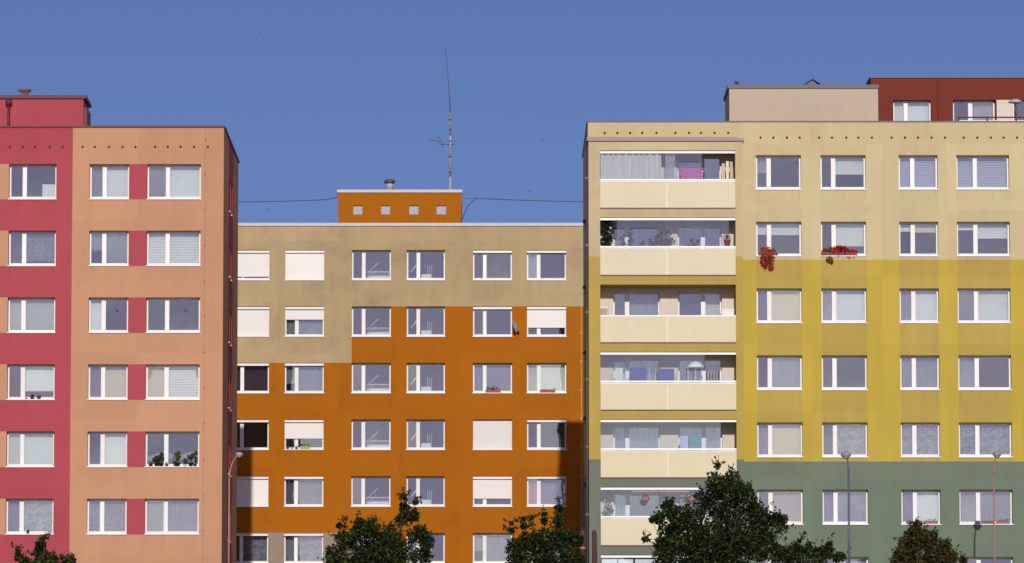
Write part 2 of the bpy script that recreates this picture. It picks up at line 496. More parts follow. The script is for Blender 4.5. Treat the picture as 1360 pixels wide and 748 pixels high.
# ------------------------------------------------------------------ facades
def facade(root, org, rz, bays, storeys, openings, colf, mats, xcuts=(), zcuts=(), depth=D0 + .075, seed=1, tone=.045, name='facade_panel'):
    """one prefabricated panel object per bay and storey, with its openings cut and their reveals turned in"""
    rnd = random.Random(seed)
    E = 1e-4
    for bi in range(len(bays) - 1):
        for si in range(len(storeys) - 1):
            bx0, bx1, bz0, bz1 = bays[bi], bays[bi + 1], storeys[si], storeys[si + 1]
            ops = [o for o in openings if o[0] < bx1 - E and o[1] > bx0 + E and o[2] < bz1 - E and o[3] > bz0 + E]
            X = {bx0, bx1} | {c for c in xcuts if bx0 + E < c < bx1 - E}
            Z = {bz0, bz1} | {c for c in zcuts if bz0 + E < c < bz1 - E}
            for o in ops:
                X |= {min(max(o[0], bx0), bx1), min(max(o[1], bx0), bx1)}; Z |= {min(max(o[2], bz0), bz1), min(max(o[3], bz0), bz1)}
            drips = []
            for o in ops:                        # dirty drips below the sill ends
                if len(o) > 4: continue
                for q in range(3):
                    xa = (o[0] + .02, o[1] - .16, rnd.uniform(o[0] + .3, o[1] - .4))[q]; ln = rnd.uniform(.18, .62)
                    if o[2] - ln < bz0 + .01: ln = (o[2] - bz0) * .6
                    drips.append((xa, xa + rnd.uniform(.05, .15), o[2] - ln, o[2], rnd.uniform(.06, .24)))
            for q in drips: X |= {q[0], q[1]}; Z |= {q[2]}
            X = sorted(X); Z = sorted(Z)
            mb = MB(); pt = 1 + rnd.uniform(-tone, tone)
            for i in range(len(X) - 1):
                for j in range(len(Z) - 1):
                    if X[i + 1] - X[i] < E or Z[j + 1] - Z[j] < E: continue
                    xc = (X[i] + X[i + 1]) / 2; zc = (Z[j] + Z[j + 1]) / 2
                    if any(o[0] < xc < o[1] and o[2] < zc < o[3] for o in ops): continue
                    mi, dirt = colf(xc, zc, ops)
                    for q in drips:
                        if q[0] < xc < q[1] and q[2] < zc < q[3]: dirt += q[4]
                    mb.face([(X[i], 0, Z[j]), (X[i + 1], 0, Z[j]), (X[i + 1], 0, Z[j + 1]), (X[i], 0, Z[j + 1])], mi, pt, dirt)
            for o in ops:
                if len(o) > 4: continue          # infill field: no reveal
                a, b, c, d = o[:4]
                ms = colf(a - .02, (c + d) / 2, [])[0]; mt = colf((a + b) / 2, d + .02, [])[0]; e = depth
                mb.face([(a, 0, c), (a, 0, d), (a, e, d), (a, e, c)], ms, pt)
                mb.face([(b, 0, c), (b, e, c), (b, e, d), (b, 0, d)], ms, pt)
                mb.face([(a, 0, d), (b, 0, d), (b, e, d), (a, e, d)], mt, pt)
                mb.face([(a, 0, c), (a, e, c), (b, e, c), (b, 0, c)], ms, pt)
            if mb.f: mb.build(name, mats, root, org, rz)

def vent_hole(root, x, y, z):
    def f():
        mb = MB(); mb.tube([(0, .0, 0), (0, -.03, 0)], .048, 8, 1); mb.tube([(0, -.029, 0), (0, -.034, 0)], .03, 8, 1)  # solid black pipe and plug paint the dark inside of a hole
        return mb.mesh('black_vent_hole', [DARKMETAL, BLACK])
    link('black_vent_hole', cached('vent', f), root, (x, y - .002, z))

def part(name, mat, root, *boxes):
    mb = MB()
    for b in boxes: mb.box(*b)
    return mb.build(name, mat, root)

H = 2.82
# ---- red and peach block -------------------------------------------------------------------------
YL = 211.7
left = thing('apartment_block', 'red and peach panel block of flats with crimson rooftop hut', 'building', (-18, YL + 6, GZ), 'painted panel blocks of flats')
LT = [28.25 - H * k for k in range(6)]
LC = {'A': (-20.53, -18.54, .32), 'B': (-17.14, -15.48, .37), 'C': (-14.72, -12.46, .38)}
LROOF = 29.80
ops = []; infill = []
for t in LT:
    for c in LC.values(): ops.append((c[0], c[1], t - 1.5, t))
    infill.append((-15.48, -14.72, t - 1.5, t)); infill.append((-21.35, -20.53, t - 1.5, t))
def lcol(x, z, o): return (0, .0) if x < -17.86 else (1, .0)
sl = [GZ - .2, LT[5] - 1.5 - .85] + [t + .47 for t in LT[::-1]] + [LROOF]
facade(left, (0, YL, 0), 0, [-26, -21.35, -17.86, -15.10, -11.5], sl, ops + [i + ('infill',) for i in infill], lcol, [RED, PEACH], seed=3)
for i, (a, b, c, d) in enumerate(infill):
    part('infill_panel', RED if a > -18 else PEACH, left, (a + .001, b - .001, YL - .004, YL + .05, c + .001, d - .001))
lw = {'A': ['|', 'P|L.9', 'G|G', '|W.78', 'G|W', 'H|B'], 'B': ['S|W', 'S.55|S', 'W|', 'M|C', '|W', 'L|L'], 'C': ['H|W', 'U|U', '|', 'C|U', '|', 'S|S']}
WL = {}
for c, (a, b, s) in LC.items():
    for r, t in enumerate(LT):
        l, rr = lw[c][r].split('|')
        WL[c, r] = window(left, (0, YL, 0), 0, a, b, t - 1.5, t, s, l, rr)
# gable wall facing right: a red stripe with two narrow windows a storey
gops = []
for t in LT + [LT[5] - H]:
    gops += [(4.5, 5.6, t - 1.5, t), (6.0, 7.1, t - 1.5, t)]
def gcol(x, z, o): return (0, 0.) if 4.1 < x < 7.8 else (1, 0.)
slg = [GZ - .2, LT[5] - H - 1.5 - .85] + [t + .47 for t in (LT + [LT[5] - H])[::-1]] + [LROOF]
facade(left, (-11.5, YL, 0), R(90), [0, 4.1, 7.8, 12], slg, gops, gcol, [RED, PEACH], seed=4)
for o in gops: window(left, (-11.5, YL, 0), R(90), *o[:4], .4, 'S', 'S', deep=3.)
part('back_wall', PEACH, left, (-26, -11.5, YL + 11.98, YL + 12.0, GZ - .2, LROOF - .01))
part('end_wall', RED, left, (-26.02, -26, YL, YL + 12, GZ - .2, LROOF - .01))
part('roof', ROOFFELT, left, (-25.98, -11.52, YL + .02, YL + 11.97, LROOF - .25, LROOF - .1))
part('coping', REDMETAL, left, (-26, -11.44, YL - .06, YL + .25, LROOF, LROOF + .07), (-11.75, -11.44, YL + .25, YL + 12.06, LROOF, LROOF + .07),
     (-26, -11.75, YL + 11.7, YL + 12.06, LROOF, LROOF + .07))
for x in (-20.51, -19.97, -19.44, -18.83, -18.29, -17.44, -16.93, -16.33, -15.76, -15.22, -14.39, -13.86, -13.32, -12.75, -12.17):
    vent_hole(left, x, YL, 28.98)
mb = MB(); mb.tube([(-12.28, YL - .05, LROOF - .1), (-12.28, YL - .05, GZ)], .003, 5)
for k in range(18): mb.box(-12.30, -12.26, YL - .06, YL, 29.28 - k * 1.5, 29.33 - k * 1.5)
mb.build('lightning_conductor', DARKMETAL, left)
hut = part('rooftop_hut', RED, left, (-26, -17.74, YL + 3.8, YL + 6.6, LROOF - .1, 31.55))
part('hut_coping', REDMETAL, hut, (-26, -17.62, YL + 3.7, YL + 6.7, 31.55, 31.70))
part('hut_corner_pipe', REDMETAL, hut, (-17.74, -17.60, YL + 4.0, YL + 6.0, LROOF - .1, 31.2))
mb = MB(); mb.lathe([(.06, 0), (.10, .02), (.14, .08), (.14, .22), (.10, .27)], (-20.93, YL + 3.62, 31.22), 10)
mb.tube([(-20.93, YL + 3.62, 31.24), (-20.93, YL + 3.62, LROOF)], .055, 8)
mb.build('rain_hopper', REDMETAL, hut)
mb = MB(); mb.box(-20.50, -20.20, YL + 4.6, YL + 4.9, 31.70, 31.98)
for (x0_, x1_, z0_, z1_) in ((-20.56, -20.14, 31.98, 32.03), (-20.62, -20.08, 32.03, 32.08)): mb.box(x0_, x1_, YL + 4.54, YL + 4.96, z0_, z1_)
mb.build('chimney_vent', REDMETAL, hut)
mb = MB(); mb.lathe([(.16, 0), (.16, .04), (.10, .10), (.02, .13)], (-15.3, YL + .6, LROOF - .05), 10); mb.build('roof_vent', COPING, left)

# ---- orange and beige block ----------------------------------------------------------------------
YO = 250.5
mid = thing('apartment_block', 'orange and beige panel block of flats with square windowed orange rooftop hut', 'building', (-5, YO + 6, GZ), 'painted panel blocks of flats')
HO = 2.815
OT = [28.81 - HO * k for k in range(6)]
OC = [(-13.22, -11.31), (-10.53, -8.59), (-7.21, -5.27), (-4.48, -2.58), (-1.19, .75), (1.49, 3.44)]
OROOF = 30.0
ops = [(a, b, t - 1.52, t) for t in OT for a, b in OC]
def ocol(x, z, o):
    if z > 25.99 or (x < -7.21 and z > 23.18): return 0, 0.
    if x < -7.21 and z < 14.75: return 2, 0.
    return 1, 0.
so = [GZ - .2, OT[5] - 1.52 - .85] + [t + .45 for t in OT[::-1]] + [OROOF]
facade(mid, (0, YO, 0), 0, [-16, -13.6, -10.92, -7.9, -4.87, -1.88, 1.12, 8], so, ops, ocol, [BEIGE, ORANGE, GREY], xcuts=[-7.21], zcuts=[25.99, 23.18, 14.75], seed=9, tone=.05)
# per window: left light, right light, shutter length, shutter box
ow = [['||.88|1', '||1|1', '||', '||', '||0|1', 'H||0|1'],
      ['||1|1', 'S|S|.38|1', '||', '||', '||0|1', '||.68|1'],
      ['P|P|0|1', 'S.7|S|0|1', '||', '||', 'H|H', 'G|W'],
      ['||0|1', '||.6|1', '||', '||', '||1|0', '||0|1'],
      ['||1|1', 'M|S|0|1', '||', '||', '||.72|1', 'H|H|0|1'],  # the mauve curtain here paints a mirrored peach wall
      ['|B|0|1', 'L|B|0|1', '||', '||', 'S.6|S|0|0', 'S|S']]
WO = {}
for r, t in enumerate(OT):
    for c, (a, b) in enumerate(OC):
        s = (ow[r][c] + '||||').split('|')
        WO[r, c] = window(mid, (0, YO, 0), 0, a, b, t - 1.52, t, .30, s[0], s[1], float(s[2]) if s[2] else None, s[3] == '1', deep=5.)
# stair railings behind the stairwell windows
STEEL = plain('white_rail', (225, 222, 226), .5)
for r in range(6):
    win, P = WO[r, 2]
    mb = MB()
    mb.box(.75, 1.85, .9, 1.0, .02, .32)
    for k in range(10): mb.box(.8 + k * .11, .815 + k * .11, .86, .875, .1, .52)
    mb.box(.74, 1.9, .85, .885, .50, .53); mb.tube([(.72, .85, .42), (1.3, .85, .98)], .016, 6); mb.tube([(.72, .85, .18), (1.2, .85, .62)], .010, 6)
    mb.build('stair_railing', STEEL, win, P(0, 0, 0))
    win, P = WO[r, 3]
    mb = MB()
    mb.box(.72, 1.2, .9, 1.3, .02, .40); mb.tube([(.18, .8, .5), (.5, .8, .9)], .03, 6)
    for k in range(3): mb.box(1.02 + k * .1, 1.035 + k * .1, .86, .875, .1, .85)
    mb.build('stair_railing', STEEL, win, P(0, 0, 0))
part('back_wall', BEIGE, mid, (-16, 8, YO + 11.98, YO + 12.0, GZ - .2, OROOF - .01))
part('end_wall', BEIGE, mid, (-16.02, -16, YO, YO + 12, GZ - .2, OROOF - .01), (8, 8.02, YO, YO + 12, GZ - .2, OROOF - .01))
part('roof', ROOFFELT, mid, (-15.98, 7.98, YO + .02, YO + 11.97, OROOF - .25, OROOF - .1))
part('coping', COPING, mid, (-16, 8, YO - .07, YO + .3, OROOF + .005, OROOF + .07), (-16, 8, YO - .03, YO + .26, OROOF + .07, OROOF + .16))
mb = MB(); mb.tube([(4.19, YO - .05, OROOF), (4.19, YO - .05, GZ)], .014, 5)
for k in range(16): mb.box(4.12, 4.22, YO - .06, YO, 28.9 - k * 1.42, 28.94 - k * 1.42)
mb.build('lightning_conductor', COPING, mid)
# rooftop hut with four small square windows
HY = YO + 4
hx0, hx1 = -8.03, -1.80
sq = [(-7.27, -6.81), (-5.86, -5.40), (-4.44, -3.97), (-3.05, -2.57)]
hops = [(a, b, 31.05, 31.51) for a, b in sq]
facade(mid, (0, HY, 0), 0, [hx0, hx1], [OROOF - .1, 32.16], hops, lambda x, z, o: (0, 0.), [ORANGE], seed=2, depth=.12, name='hut_wall')
part('hut_wall', ORANGE, mid, (hx0, hx0 + .02, HY + .001, HY + 5, OROOF - .1, 32.159)); part('hut_wall', ORANGE, mid, (hx1 - .02, hx1, HY + .001, HY + 5, OROOF - .1, 32.159))
part('hut_wall', ORANGE, mid, (hx0 + .021, hx1 - .021, HY + 4.98, HY + 5, OROOF - .1, 32.159))
part('hut_coping', COPING, mid, (hx0 - .05, hx1 + .05, HY - .06, HY + 5.05, 32.16, 32.31))
for a, b in sq:
    part('hut_window', plain('glass_block', (150, 142, 152), .35), mid, (a + .002, b - .002, HY + .10, HY + .12, 31.052, 31.508))
mb = MB(); mb.lathe([(.17, 0), (.17, .40), (.20, .42), (.20, .47), (.17, .49), (.17, .55)], (-5.47, HY + 2, 32.31), 12, 0)
mb.lathe([(.17, .55), (.28, .58), (.30, .68), (.22, .74), (.05, .78)], (-5.47, HY + 2, 32.31), 12, 1)
mb.build('chimney_vent', [COPING, DARKMETAL], mid)
mb = MB(); mb.lathe([(.18, 0), (.18, .12), (.26, .14), (.22, .22), (.04, .27)], (-1.36, YO + 1.5, OROOF - .1 + .15), 10); mb.build('roof_vent', GALV, mid)
mb = MB(); mb.box(hx1 + .001, hx1 + .09, HY + .05, HY + .2, 31.55, 32.1); mb.build('cable_bracket', DARKMETAL, mid)

# ---- yellow, sand and green block ----------------------------------------------------------------
YR = 211.7; YF = YR - 1.3           # main face and loggia face
right = thing('apartment_block', 'sand, yellow and green panel block of flats with a column of loggias', 'building', (13, YR + 6, GZ), 'painted panel blocks of flats')
RT = [28.63 - H * k for k in range(7)]
RC = [(10.90, 12.80, .29), (13.62, 15.52, .29), (16.91, 18.55, .36), (19.34, 21.56, .36)]
RROOF = 30.03
PZ1, PZ2 = 24.20, 15.71
XL0, XP0, XP1, XL1 = 3.83, 4.31, 9.97, 10.28
RM = [SAND, YELLOW, GREEN]
def band(z): return 0 if z > PZ1 else (1 if z > PZ2 else 2)
def rcol(x, z, o):
    dirt = 0.
    for a, b, s in RC:
        if a - .03 < x < b + .03: dirt = (.12 if z > 26 else .25, .45, .2)[band(z)]
    return band(z), dirt
ops = [(a, b, t - 1.47, t) for t in RT for a, b, s in RC]
sr = [GZ - .2, RT[6] - 1.47 - .85] + [t + .47 for t in RT[::-1]] + [RROOF]
facade(right, (0, YR, 0), 0, [XL1, 13.2, 16.2, 18.95, 23.4], sr, ops, rcol, RM, zcuts=[PZ1, PZ2], seed=21)
facade(right, (0, YR, 0), 0, [23.4, 27], sr, [], rcol, RM, zcuts=[PZ1, PZ2], seed=22)
rw = [['S.5|', '|W.55', 'V|V', 'V|V'],  # second window: the pale half blind paints a bright sky reflection
      ['W.35|W.36', '|W.72', 'W.25|C.28', 'U.22|U.48'],
      ['M|C', 'H|W', 'H|W', 'M|W'],
      ['|S', '|', 'S|S', 'S|'],
      ['L|C', 'P|B', 'B|B', 'B|B'],  # plum paints a dark room, cream a mirrored cloud, last lace mirrored branches
      ['P|S', 'H|S', 'H|W', 'S|S'],
      ['P|', '|W', 'S|', '|']]
WR = {}
for r, t in enumerate(RT):
    for c, (a, b, s) in enumerate(RC):
        l, rr = rw[r][c].split('|')
        WR[r, c] = window(right, (0, YR, 0), 0, a, b, t - 1.47, t, s, l, rr)
# side wall facing left
facade(right, (XL0, YR + 12, 0), R(-90), [0, 6, 12], sr, [], lambda x, z, o: (band(z), 0.), RM, zcuts=[PZ1, PZ2], seed=23)
part('back_wall', SAND, right, (XL0, 27, YR + 11.98, YR + 12.0, GZ - .2, RROOF - .01))
part('end_wall', SAND, right, (27, 27.02, YR, YR + 12, GZ - .2, RROOF - .01))
part('roof', ROOFFELT, right, (XL0 + .02, 26.98, YR + .02, YR + 11.97, RROOF - .25, RROOF - .1))
part('coping', DARKMETAL, right, (XL0 - .05, 27, YR - .04, YR + .25, RROOF, RROOF + .045), (XL0 - .05, XL0 + .25, YR + .25, YR + 12.05, RROOF, RROOF + .045))
for x in (4.54, 5.07, 5.61, 6.12, 6.72, 7.52, 8.09, 8.59, 9.17, 9.74): vent_hole(right, x, YR, 29.57)
for x in (11.1, 11.64, 12.21, 12.75, 13.57, 14.11, 14.71, 15.22, 15.79, 16.62, 17.19, 17.73, 18.3, 18.87, 19.66, 20.23, 20.8, 21.34, 21.91): vent_hole(right, x, YR, 29.37)
mb = MB(); mb.tube([(XL0 - .07, YF + .5, RROOF - .9), (XL0 - .07, YF + .5, GZ)], .04, 8)
for k in range(9): mb.box(XL0 - .13, XL0, YF + .44, YF + .56, 27.5 - k * H, 27.6 - k * H)
mb.build('downpipe', DARKMETAL, right)
for k in range(8):
    mb = MB(); mb.lathe([(.03, 0), (.07, .02), (.09, .08), (.07, .14), (.03, .17)], (XL0 - .08, YR + 4.2, 26.2 - k * H), 8); mb.box(XL0 - .06, XL0, YR + 4.12, YR + 4.28, 26.0 - k * H, 26.15 - k * H)
    mb.build('flue_outlet', DARKMETAL, right)
# loggia column: back wall, piers, slabs, parapets, glazing
BW = [(4.88, 6.84, .30), (7.60, 9.44, .58)]
LZ = [28.66 - H * k for k in range(8)]         # tops of the loggia openings
bops = [(a, b, z - 1.95, z - .17) for z in LZ[:7] for a, b, s in BW]
facade(right, (0, YR, 0), 0, [XP0, XP1], [GZ - .2] + [z - 2.55 for z in LZ[:7]][::-1] + [29.13], bops, lambda x, z, o: (0, 0.), [LOGGIA], seed=31, name='loggia_back_wall', tone=.06)
facade(right, (0, YR, 0), 0, [XL0, XL1], [29.13, RROOF], [], lambda x, z, o: (0, .05), [SAND], seed=32)
bw = [['C|C', 'M|S'], ['S|', '|'], ['P|S', 'P|G'], ['W|S', '|'], ['S|S', '|S'], ['S|', '|S'], ['|', '|']]
for k in range(7):
    for i, (a, b, s) in enumerate(BW):
        l, rr = bw[k][i].split('|')
        window(right, (0, YR, 0), 0, a, b, LZ[k] - 1.95, LZ[k] - .17, s, l, rr, sill=False)
for (a, b) in ((XL0, XP0), (XP1, XL1)):
    for z0, z1, m in ((GZ - .2, PZ2, GREEN), (PZ2, PZ1, YELLOW), (PZ1, 29.05, SAND)):
        mb = MB(); mb.box(a, b, YF, YR - .003, z0, z1, dirt=.35); mb.build('pier', m, right)
mb = MB(); mb.box(XP0 + .001, XP1 - .001, YF + .001, YR - .003, LZ[0], 29.05, dirt=.1); mb.build('loggia_head', SAND, right)
part('flashing', FLASH, right, (XL0 - .06, XL1 + .06, YF - .09, YR - .004, 29.051, 29.17))
part('flashing', FLASH, right, (XL0 - .06, XL1 - .2, YF - .03, YR - .004, 29.171, 29.23))
# how many of the six sliding panes of each loggia stay closed, None = never glazed
glaz = [(0, 4.28), (.70, 5.55 - .17), None, (0, 4.35), (0, 5.0), (0, 5.4), (0, 5.66)]
WG = plain('white_gloss', (250, 246, 244), .3, var=.03)
LOG = []
JOINT = plain('joint_cover', (238, 228, 206), .5, var=.03)
for k in range(7):
    zt = LZ[k]; zp = zt - 2.43                    # opening top, parapet foot
    mats = [SAND, YELLOW, GREEN]
    mb = MB(); zc = [zt - 2.82, zt - 2.45]
    cut = [z for z in (PZ1, PZ2) if zc[0] < z < zc[1]]
    zz = [zc[0]] + cut + [zc[1]]
    for a, b in zip(zz[:-1], zz[1:]): mb.box(XP0 + .001, XP1 - .001, YF + .02, YR - .003, a, b, band((a + b) / 2), dirt=.5)
    lg = mb.build('loggia_slab', mats, right)
    LOG.append(lg)
    part('slab_edge', FLASHD, lg, (XP0 + .002, XP1 - .002, YF - .03, YF + .10, zp - .019, zp + .018))
    for a, b in ((XP0 + .004, 7.075), (7.135, XP1 - .004)):
        part('parapet_panel', CREAM, lg, (a, b, YF - .015, YF + .05, zp + .02, zt - 1.345))
    part('joint_strip', JOINT, lg, (7.077, 7.133, YF - .010, YF + .045, zp + .02, zt - 1.345))
    if k == 2:
        part('parapet_rail', WG, lg, (XP0 + .003, XP1 - .003, YF - .03, YF + .07, zt - 1.344, zt - 1.29))
        continue
    part('parapet_rail', WG, lg, (XP0 + .003, XP1 - .003, YF - .035, YF + .08, zt - 1.344, zt - 1.305))
    part('sliding_rail', WG, lg, (XP0 + .003, XP1 - .003, YF + .01, YF + .15, zt - 1.275, zt - 1.205))
    part('top_track', WG, lg, (XP0 + .003, XP1 - .003, YF + .08, YF + .16, zt - .11, zt - .012))
    g0, g1 = glaz[k]
    n = max(4, int(round((g1 - g0) / .93)))
    pw = (g1 - g0) / n
    for i in range(n):
        def gm():
            mb = MB(); mb.box(.004, pw - .004, 0, .008, 0, 1.088); return mb.mesh('glass_panel', [GLASSL])
        o = link('glass_panel', cached(('lg', round(pw, 3)), gm), lg, (XP0 + g0 + i * pw, YF + .11, zt - 1.2))
        o.rotation_euler.z = random.gauss(0, .004)
# penthouses on its roof
BY = YR + 2.3
ph = part('rooftop_hut', PINKBEIGE, right, (9.90, 16.24, BY, BY + 4, RROOF - .1, 31.78))
part('hut_coping', DARKMETAL, ph, (9.83, 16.27, BY - .06, BY + 4.05, 31.78, 31.94))
mb = MB(); mb.lathe([(.045, 0), (.045, .12), (.10, .14), (.10, .2), (.03, .23)], (10.24, BY + .5, 31.94), 8); mb.build('roof_vent', DARKMETAL, ph)
mb = MB(); mb.box(13.30, 13.66, BY + .5, BY + .85, 31.94, 32.06)
mb.face([(13.16, BY + .4, 32.05), (13.48, BY + .4, 32.25), (13.48, BY + .95, 32.25), (13.16, BY + .95, 32.05)]); mb.face([(13.48, BY + .4, 32.25), (13.80, BY + .4, 32.05), (13.80, BY + .95, 32.05), (13.48, BY + .95, 32.25)])
mb.face([(13.30, BY + .499, 32.06), (13.66, BY + .499, 32.06), (13.48, BY + .499, 32.2)])
mb.build('chimney_cap', [DARKMETAL], ph)
PY = YR + 4.4
pops = [(17.05, 18.68, 30.10, 31.58), (19.62, 21.44, 30.10, 31.58), (22.20, 24.0, 30.10, 31.58)]
facade(right, (0, PY, 0), 0, [16.10, 26.9], [RROOF - .1, 32.53], pops, lambda x, z, o: (0, 0.) if not (21.5 < x < 22.2 and 30.1 < z < 31.58) else (1, 0.), [BROWNRED, LOGGIA], xcuts=[21.5, 22.2], seed=41, name='penthouse_wall')
part('penthouse_wall', BROWNRED, right, (16.08, 16.10, PY, PY + 3.6, RROOF - .1, 32.53)); part('penthouse_wall', BROWNRED, right, (16.10, 26.9, PY + 3.58, PY + 3.6, RROOF - .1, 32.52))
part('penthouse_roof', DARKMETAL, right, (16.04, 26.9, PY - .05, PY + 3.66, 32.53, 32.58))
mb = MB(); mb.tube([(18.97, PY - .03, 32.5), (18.97, PY - .03, RROOF)], .018, 6); mb.build('downpipe', BROWNRED, right)
window(right, (0, PY, 0), 0, *pops[0], .34, 'W', 'W', deep=3.2)
window(right, (0, PY, 0), 0, *pops[1], .42, '', 'S', deep=3.2)
window(right, (0, PY, 0), 0, *pops[2], .42, '', '', deep=3.2)
mb = MB(); mb.box(19.55, 26.9, YR + .9, YR + .95, RROOF + .05, RROOF + .20, 0)
mb.box(19.5, 26.9, YR + .88, YR + .97, RROOF + .30, RROOF + .35, 1)
for k in range(7): mb.box(19.5 + k * 1.22, 19.56 + k * 1.22, YR + .9, YR + .96, RROOF - .1, RROOF + .31, 1)
mb.build('terrace_railing', [WHITEMETAL, BROWNRED], right)
mb = MB(); mb.lathe([(.28, 0), (.27, .06), (.2, .14), (.05, .18)], (19.25, YR + .8, RROOF - .02), 12); mb.build('roof_dome', GALV, right)

t = thing('terrace_lamp', 'small mushroom lamp on the penthouse terrace railing', 'lamp', (21.94, YR + .93, RROOF + .35))
mb = MB(); mb.tube([(21.94, YR + .93, RROOF + .35), (21.94, YR + .93, RROOF + .92)], .03, 8); mb.build('stem', DARKMETAL, t)
mb = MB(); mb.lathe([(.05, 0), (.10, .05), (.30, .07), (.30, .11), (.16, .20), (.03, .24)], (21.94, YR + .93, RROOF + .88), 14); mb.build('shade', COPING, t)
mb = MB(); mb.tube([(21.98, YR + .93, RROOF + .4), (22.06, YR + .9, RROOF + .6), (21.97, YR + .9, RROOF + .8)], .014, 6); mb.build('flex', DARKMETAL, t)
# ------------------------------------------------------------------ leaves and plants
def leaf_mesh(name, pts, size, mats, mix=None, rnd=None, up=0.):
    """one mesh of many small folded leaves; pts: (n,3) array of leaf positions"""
    rs = np.random.RandomState(rnd if rnd is not None else 1)
    n = len(pts); pts = np.asarray(pts, float)
    a = rs.normal(size=(n, 3)); a[:, 2] += up; a /= np.linalg.norm(a, axis=1)[:, None]
    b = rs.normal(size=(n, 3)); b -= (b * a).sum(1)[:, None] * a; b /= np.linalg.norm(b, axis=1)[:, None]
    c = np.cross(a, b)
    s = size * rs.uniform(.45, 1.5, n)[:, None]
    tip = pts + a * s * .62; tail = pts - a * s * .5
    l = pts + b * s * .36 + c * s * .12; r = pts - b * s * .36 + c * s * .12
    v = np.stack([tail, l, tip, r], 1).reshape(-1, 3)
    idx = np.arange(n) * 4
    tri = np.stack([np.stack([idx, idx + 1, idx + 2], 1), np.stack([idx, idx + 2, idx + 3], 1)], 1).reshape(-1)
    me = bpy.data.meshes.new(name)
    me.vertices.add(n * 4); me.vertices.foreach_set('co', v.ravel())
    me.loops.add(n * 6); me.loops.foreach_set('vertex_index', tri)
    me.polygons.add(n * 2)
    me.polygons.foreach_set('loop_start', np.arange(n * 2) * 3); me.polygons.foreach_set('loop_total', np.full(n * 2, 3))
    for m in mats: me.materials.append(m)
    mi = np.zeros(n, int) if mix is None else (rs.rand(n) < (mix if np.isscalar(mix) else np.asarray(mix))).astype(int)
    me.polygons.foreach_set('material_index', np.repeat(mi, 2))
    at = me.attributes.new('tone', 'FLOAT', 'FACE'); at.data.foreach_set('value', np.repeat(rs.rand(n), 2).astype(np.float32))
    me.update(); me.validate()
    return me

def ball(rs, n, c, r, squash=(1, 1, 1)):
    d = rs.normal(size=(n, 3)); d /= np.linalg.norm(d, axis=1)[:, None]
    return np.array(c) + d * (r * rs.rand(n) ** .45 * 1.08)[:, None] * np.array(squash)

BARK = plain('bark', (84, 70, 58), .9, gain=.4, var=.3, scale=6)
LEAFD = leaf_mat('dark_shaded_leaf', (.016, .026, .009), spec=.12)  # dark foliage, with the shade on the trees put into its colour
LEAFM = leaf_mat('leaf', (.056, .080, .016), spec=.12)
LEAFO = leaf_mat('olive_leaf', (.080, .060, .014), spec=.15)
LEAFB = leaf_mat('bronze_olive_leaf', (.042, .040, .012), spec=.15)

def tree(label, base, lobes, mats, mix, seed, size=.105, dens=3400, group='trees in front of the flats'):
    """lobes: x, z, radius of each leafy mass, metres; depth is spread about the trunk"""
    rnd = random.Random(seed); rs = np.random.RandomState(seed)
    bx, by = base; bz = ground_z(by)
    t = thing('tree', label, 'tree', (bx, by, bz), group)
    L3 = []
    w = max(abs(x - bx) + r for x, z, r in lobes)
    for x, z, r in lobes:
        lim = math.sqrt(max(w * w - (x - bx) ** 2, .05)) * .55
        L3.append((x, by + rnd.uniform(-1, 1) * max(lim - r, .1), z, r))
    zt = max(z for x, z, r in lobes); zb = min(z for x, z, r in lobes)
    fork = bz + (zb - bz) * .62
    mb = MB(); top = (bx + .1, by, zb + (zt - zb) * .55)
    pts = [(bx + math.sin(k * .9) * .06, by + math.cos(k * 1.3) * .05, bz - .1 + (top[2] - bz) * k / 8) for k in range(9)]
    mb.tube(pts, [.19 - .016 * k for k in range(9)], 10)
    mb.build('trunk', BARK, t)
    allp = []
    mb = MB()
    for (x, y, z, r) in L3:
        s = rnd.uniform(.35, .95)
        j = min(8, int(s * 8)); p0 = Vector(pts[j]); p2 = Vector((x, y, z + r * .5))
        if p0.z > z: p0 = Vector(pts[max(2, j - 4)])
        p1 = (p0 + p2) / 2 + Vector((rnd.uniform(-.15, .15), rnd.uniform(-.15, .15), -.15 * rnd.random()))
        mb.tube([p0, p1, p2], [.032, .02, .006], 6)
        n = max(12, int(dens * r * r * (1.7 if r < .3 else 1.)))
        allp.append(ball(rs, n, (x, y, z), r, (1, 1, 1)))
        for q in range(int(2 + r * 9)):          # sprigs that break the outline
            a = rnd.uniform(0, 6.28); el = rnd.uniform(-.2, 1.4); ln = rnd.uniform(.12, .40)
            d = np.array((math.cos(a) * math.cos(el), math.sin(a) * math.cos(el), math.sin(el)))
            s0 = np.array((x, y, z)) + d * r * .85
            m = 11
            allp.append(s0 + d * (rs.rand(m) * ln)[:, None] + rs.normal(size=(m, 3)) * .045)
            mb.tube([Vector(s0 - d * r * .5), Vector(s0 + d * ln)], [.008, .003], 4, cap=False)
    mb.build('branches', BARK, t)
    P = np.concatenate(allp)
    # holes in the crown
    k = np.sin(P[:, 0] * 5.1 + seed) + np.sin(P[:, 2] * 5.7 + seed * 2) + np.sin(P[:, 1] * 4.3 + P[:, 0] * 3)
    P = P[(k > -1.75) | (rs.rand(len(P)) < .25)]
    me = leaf_mesh('crown', P, size, mats, mix, seed)
    tag(link('crown', me, t, (0, 0, 0)), kind='stuff')
    return t

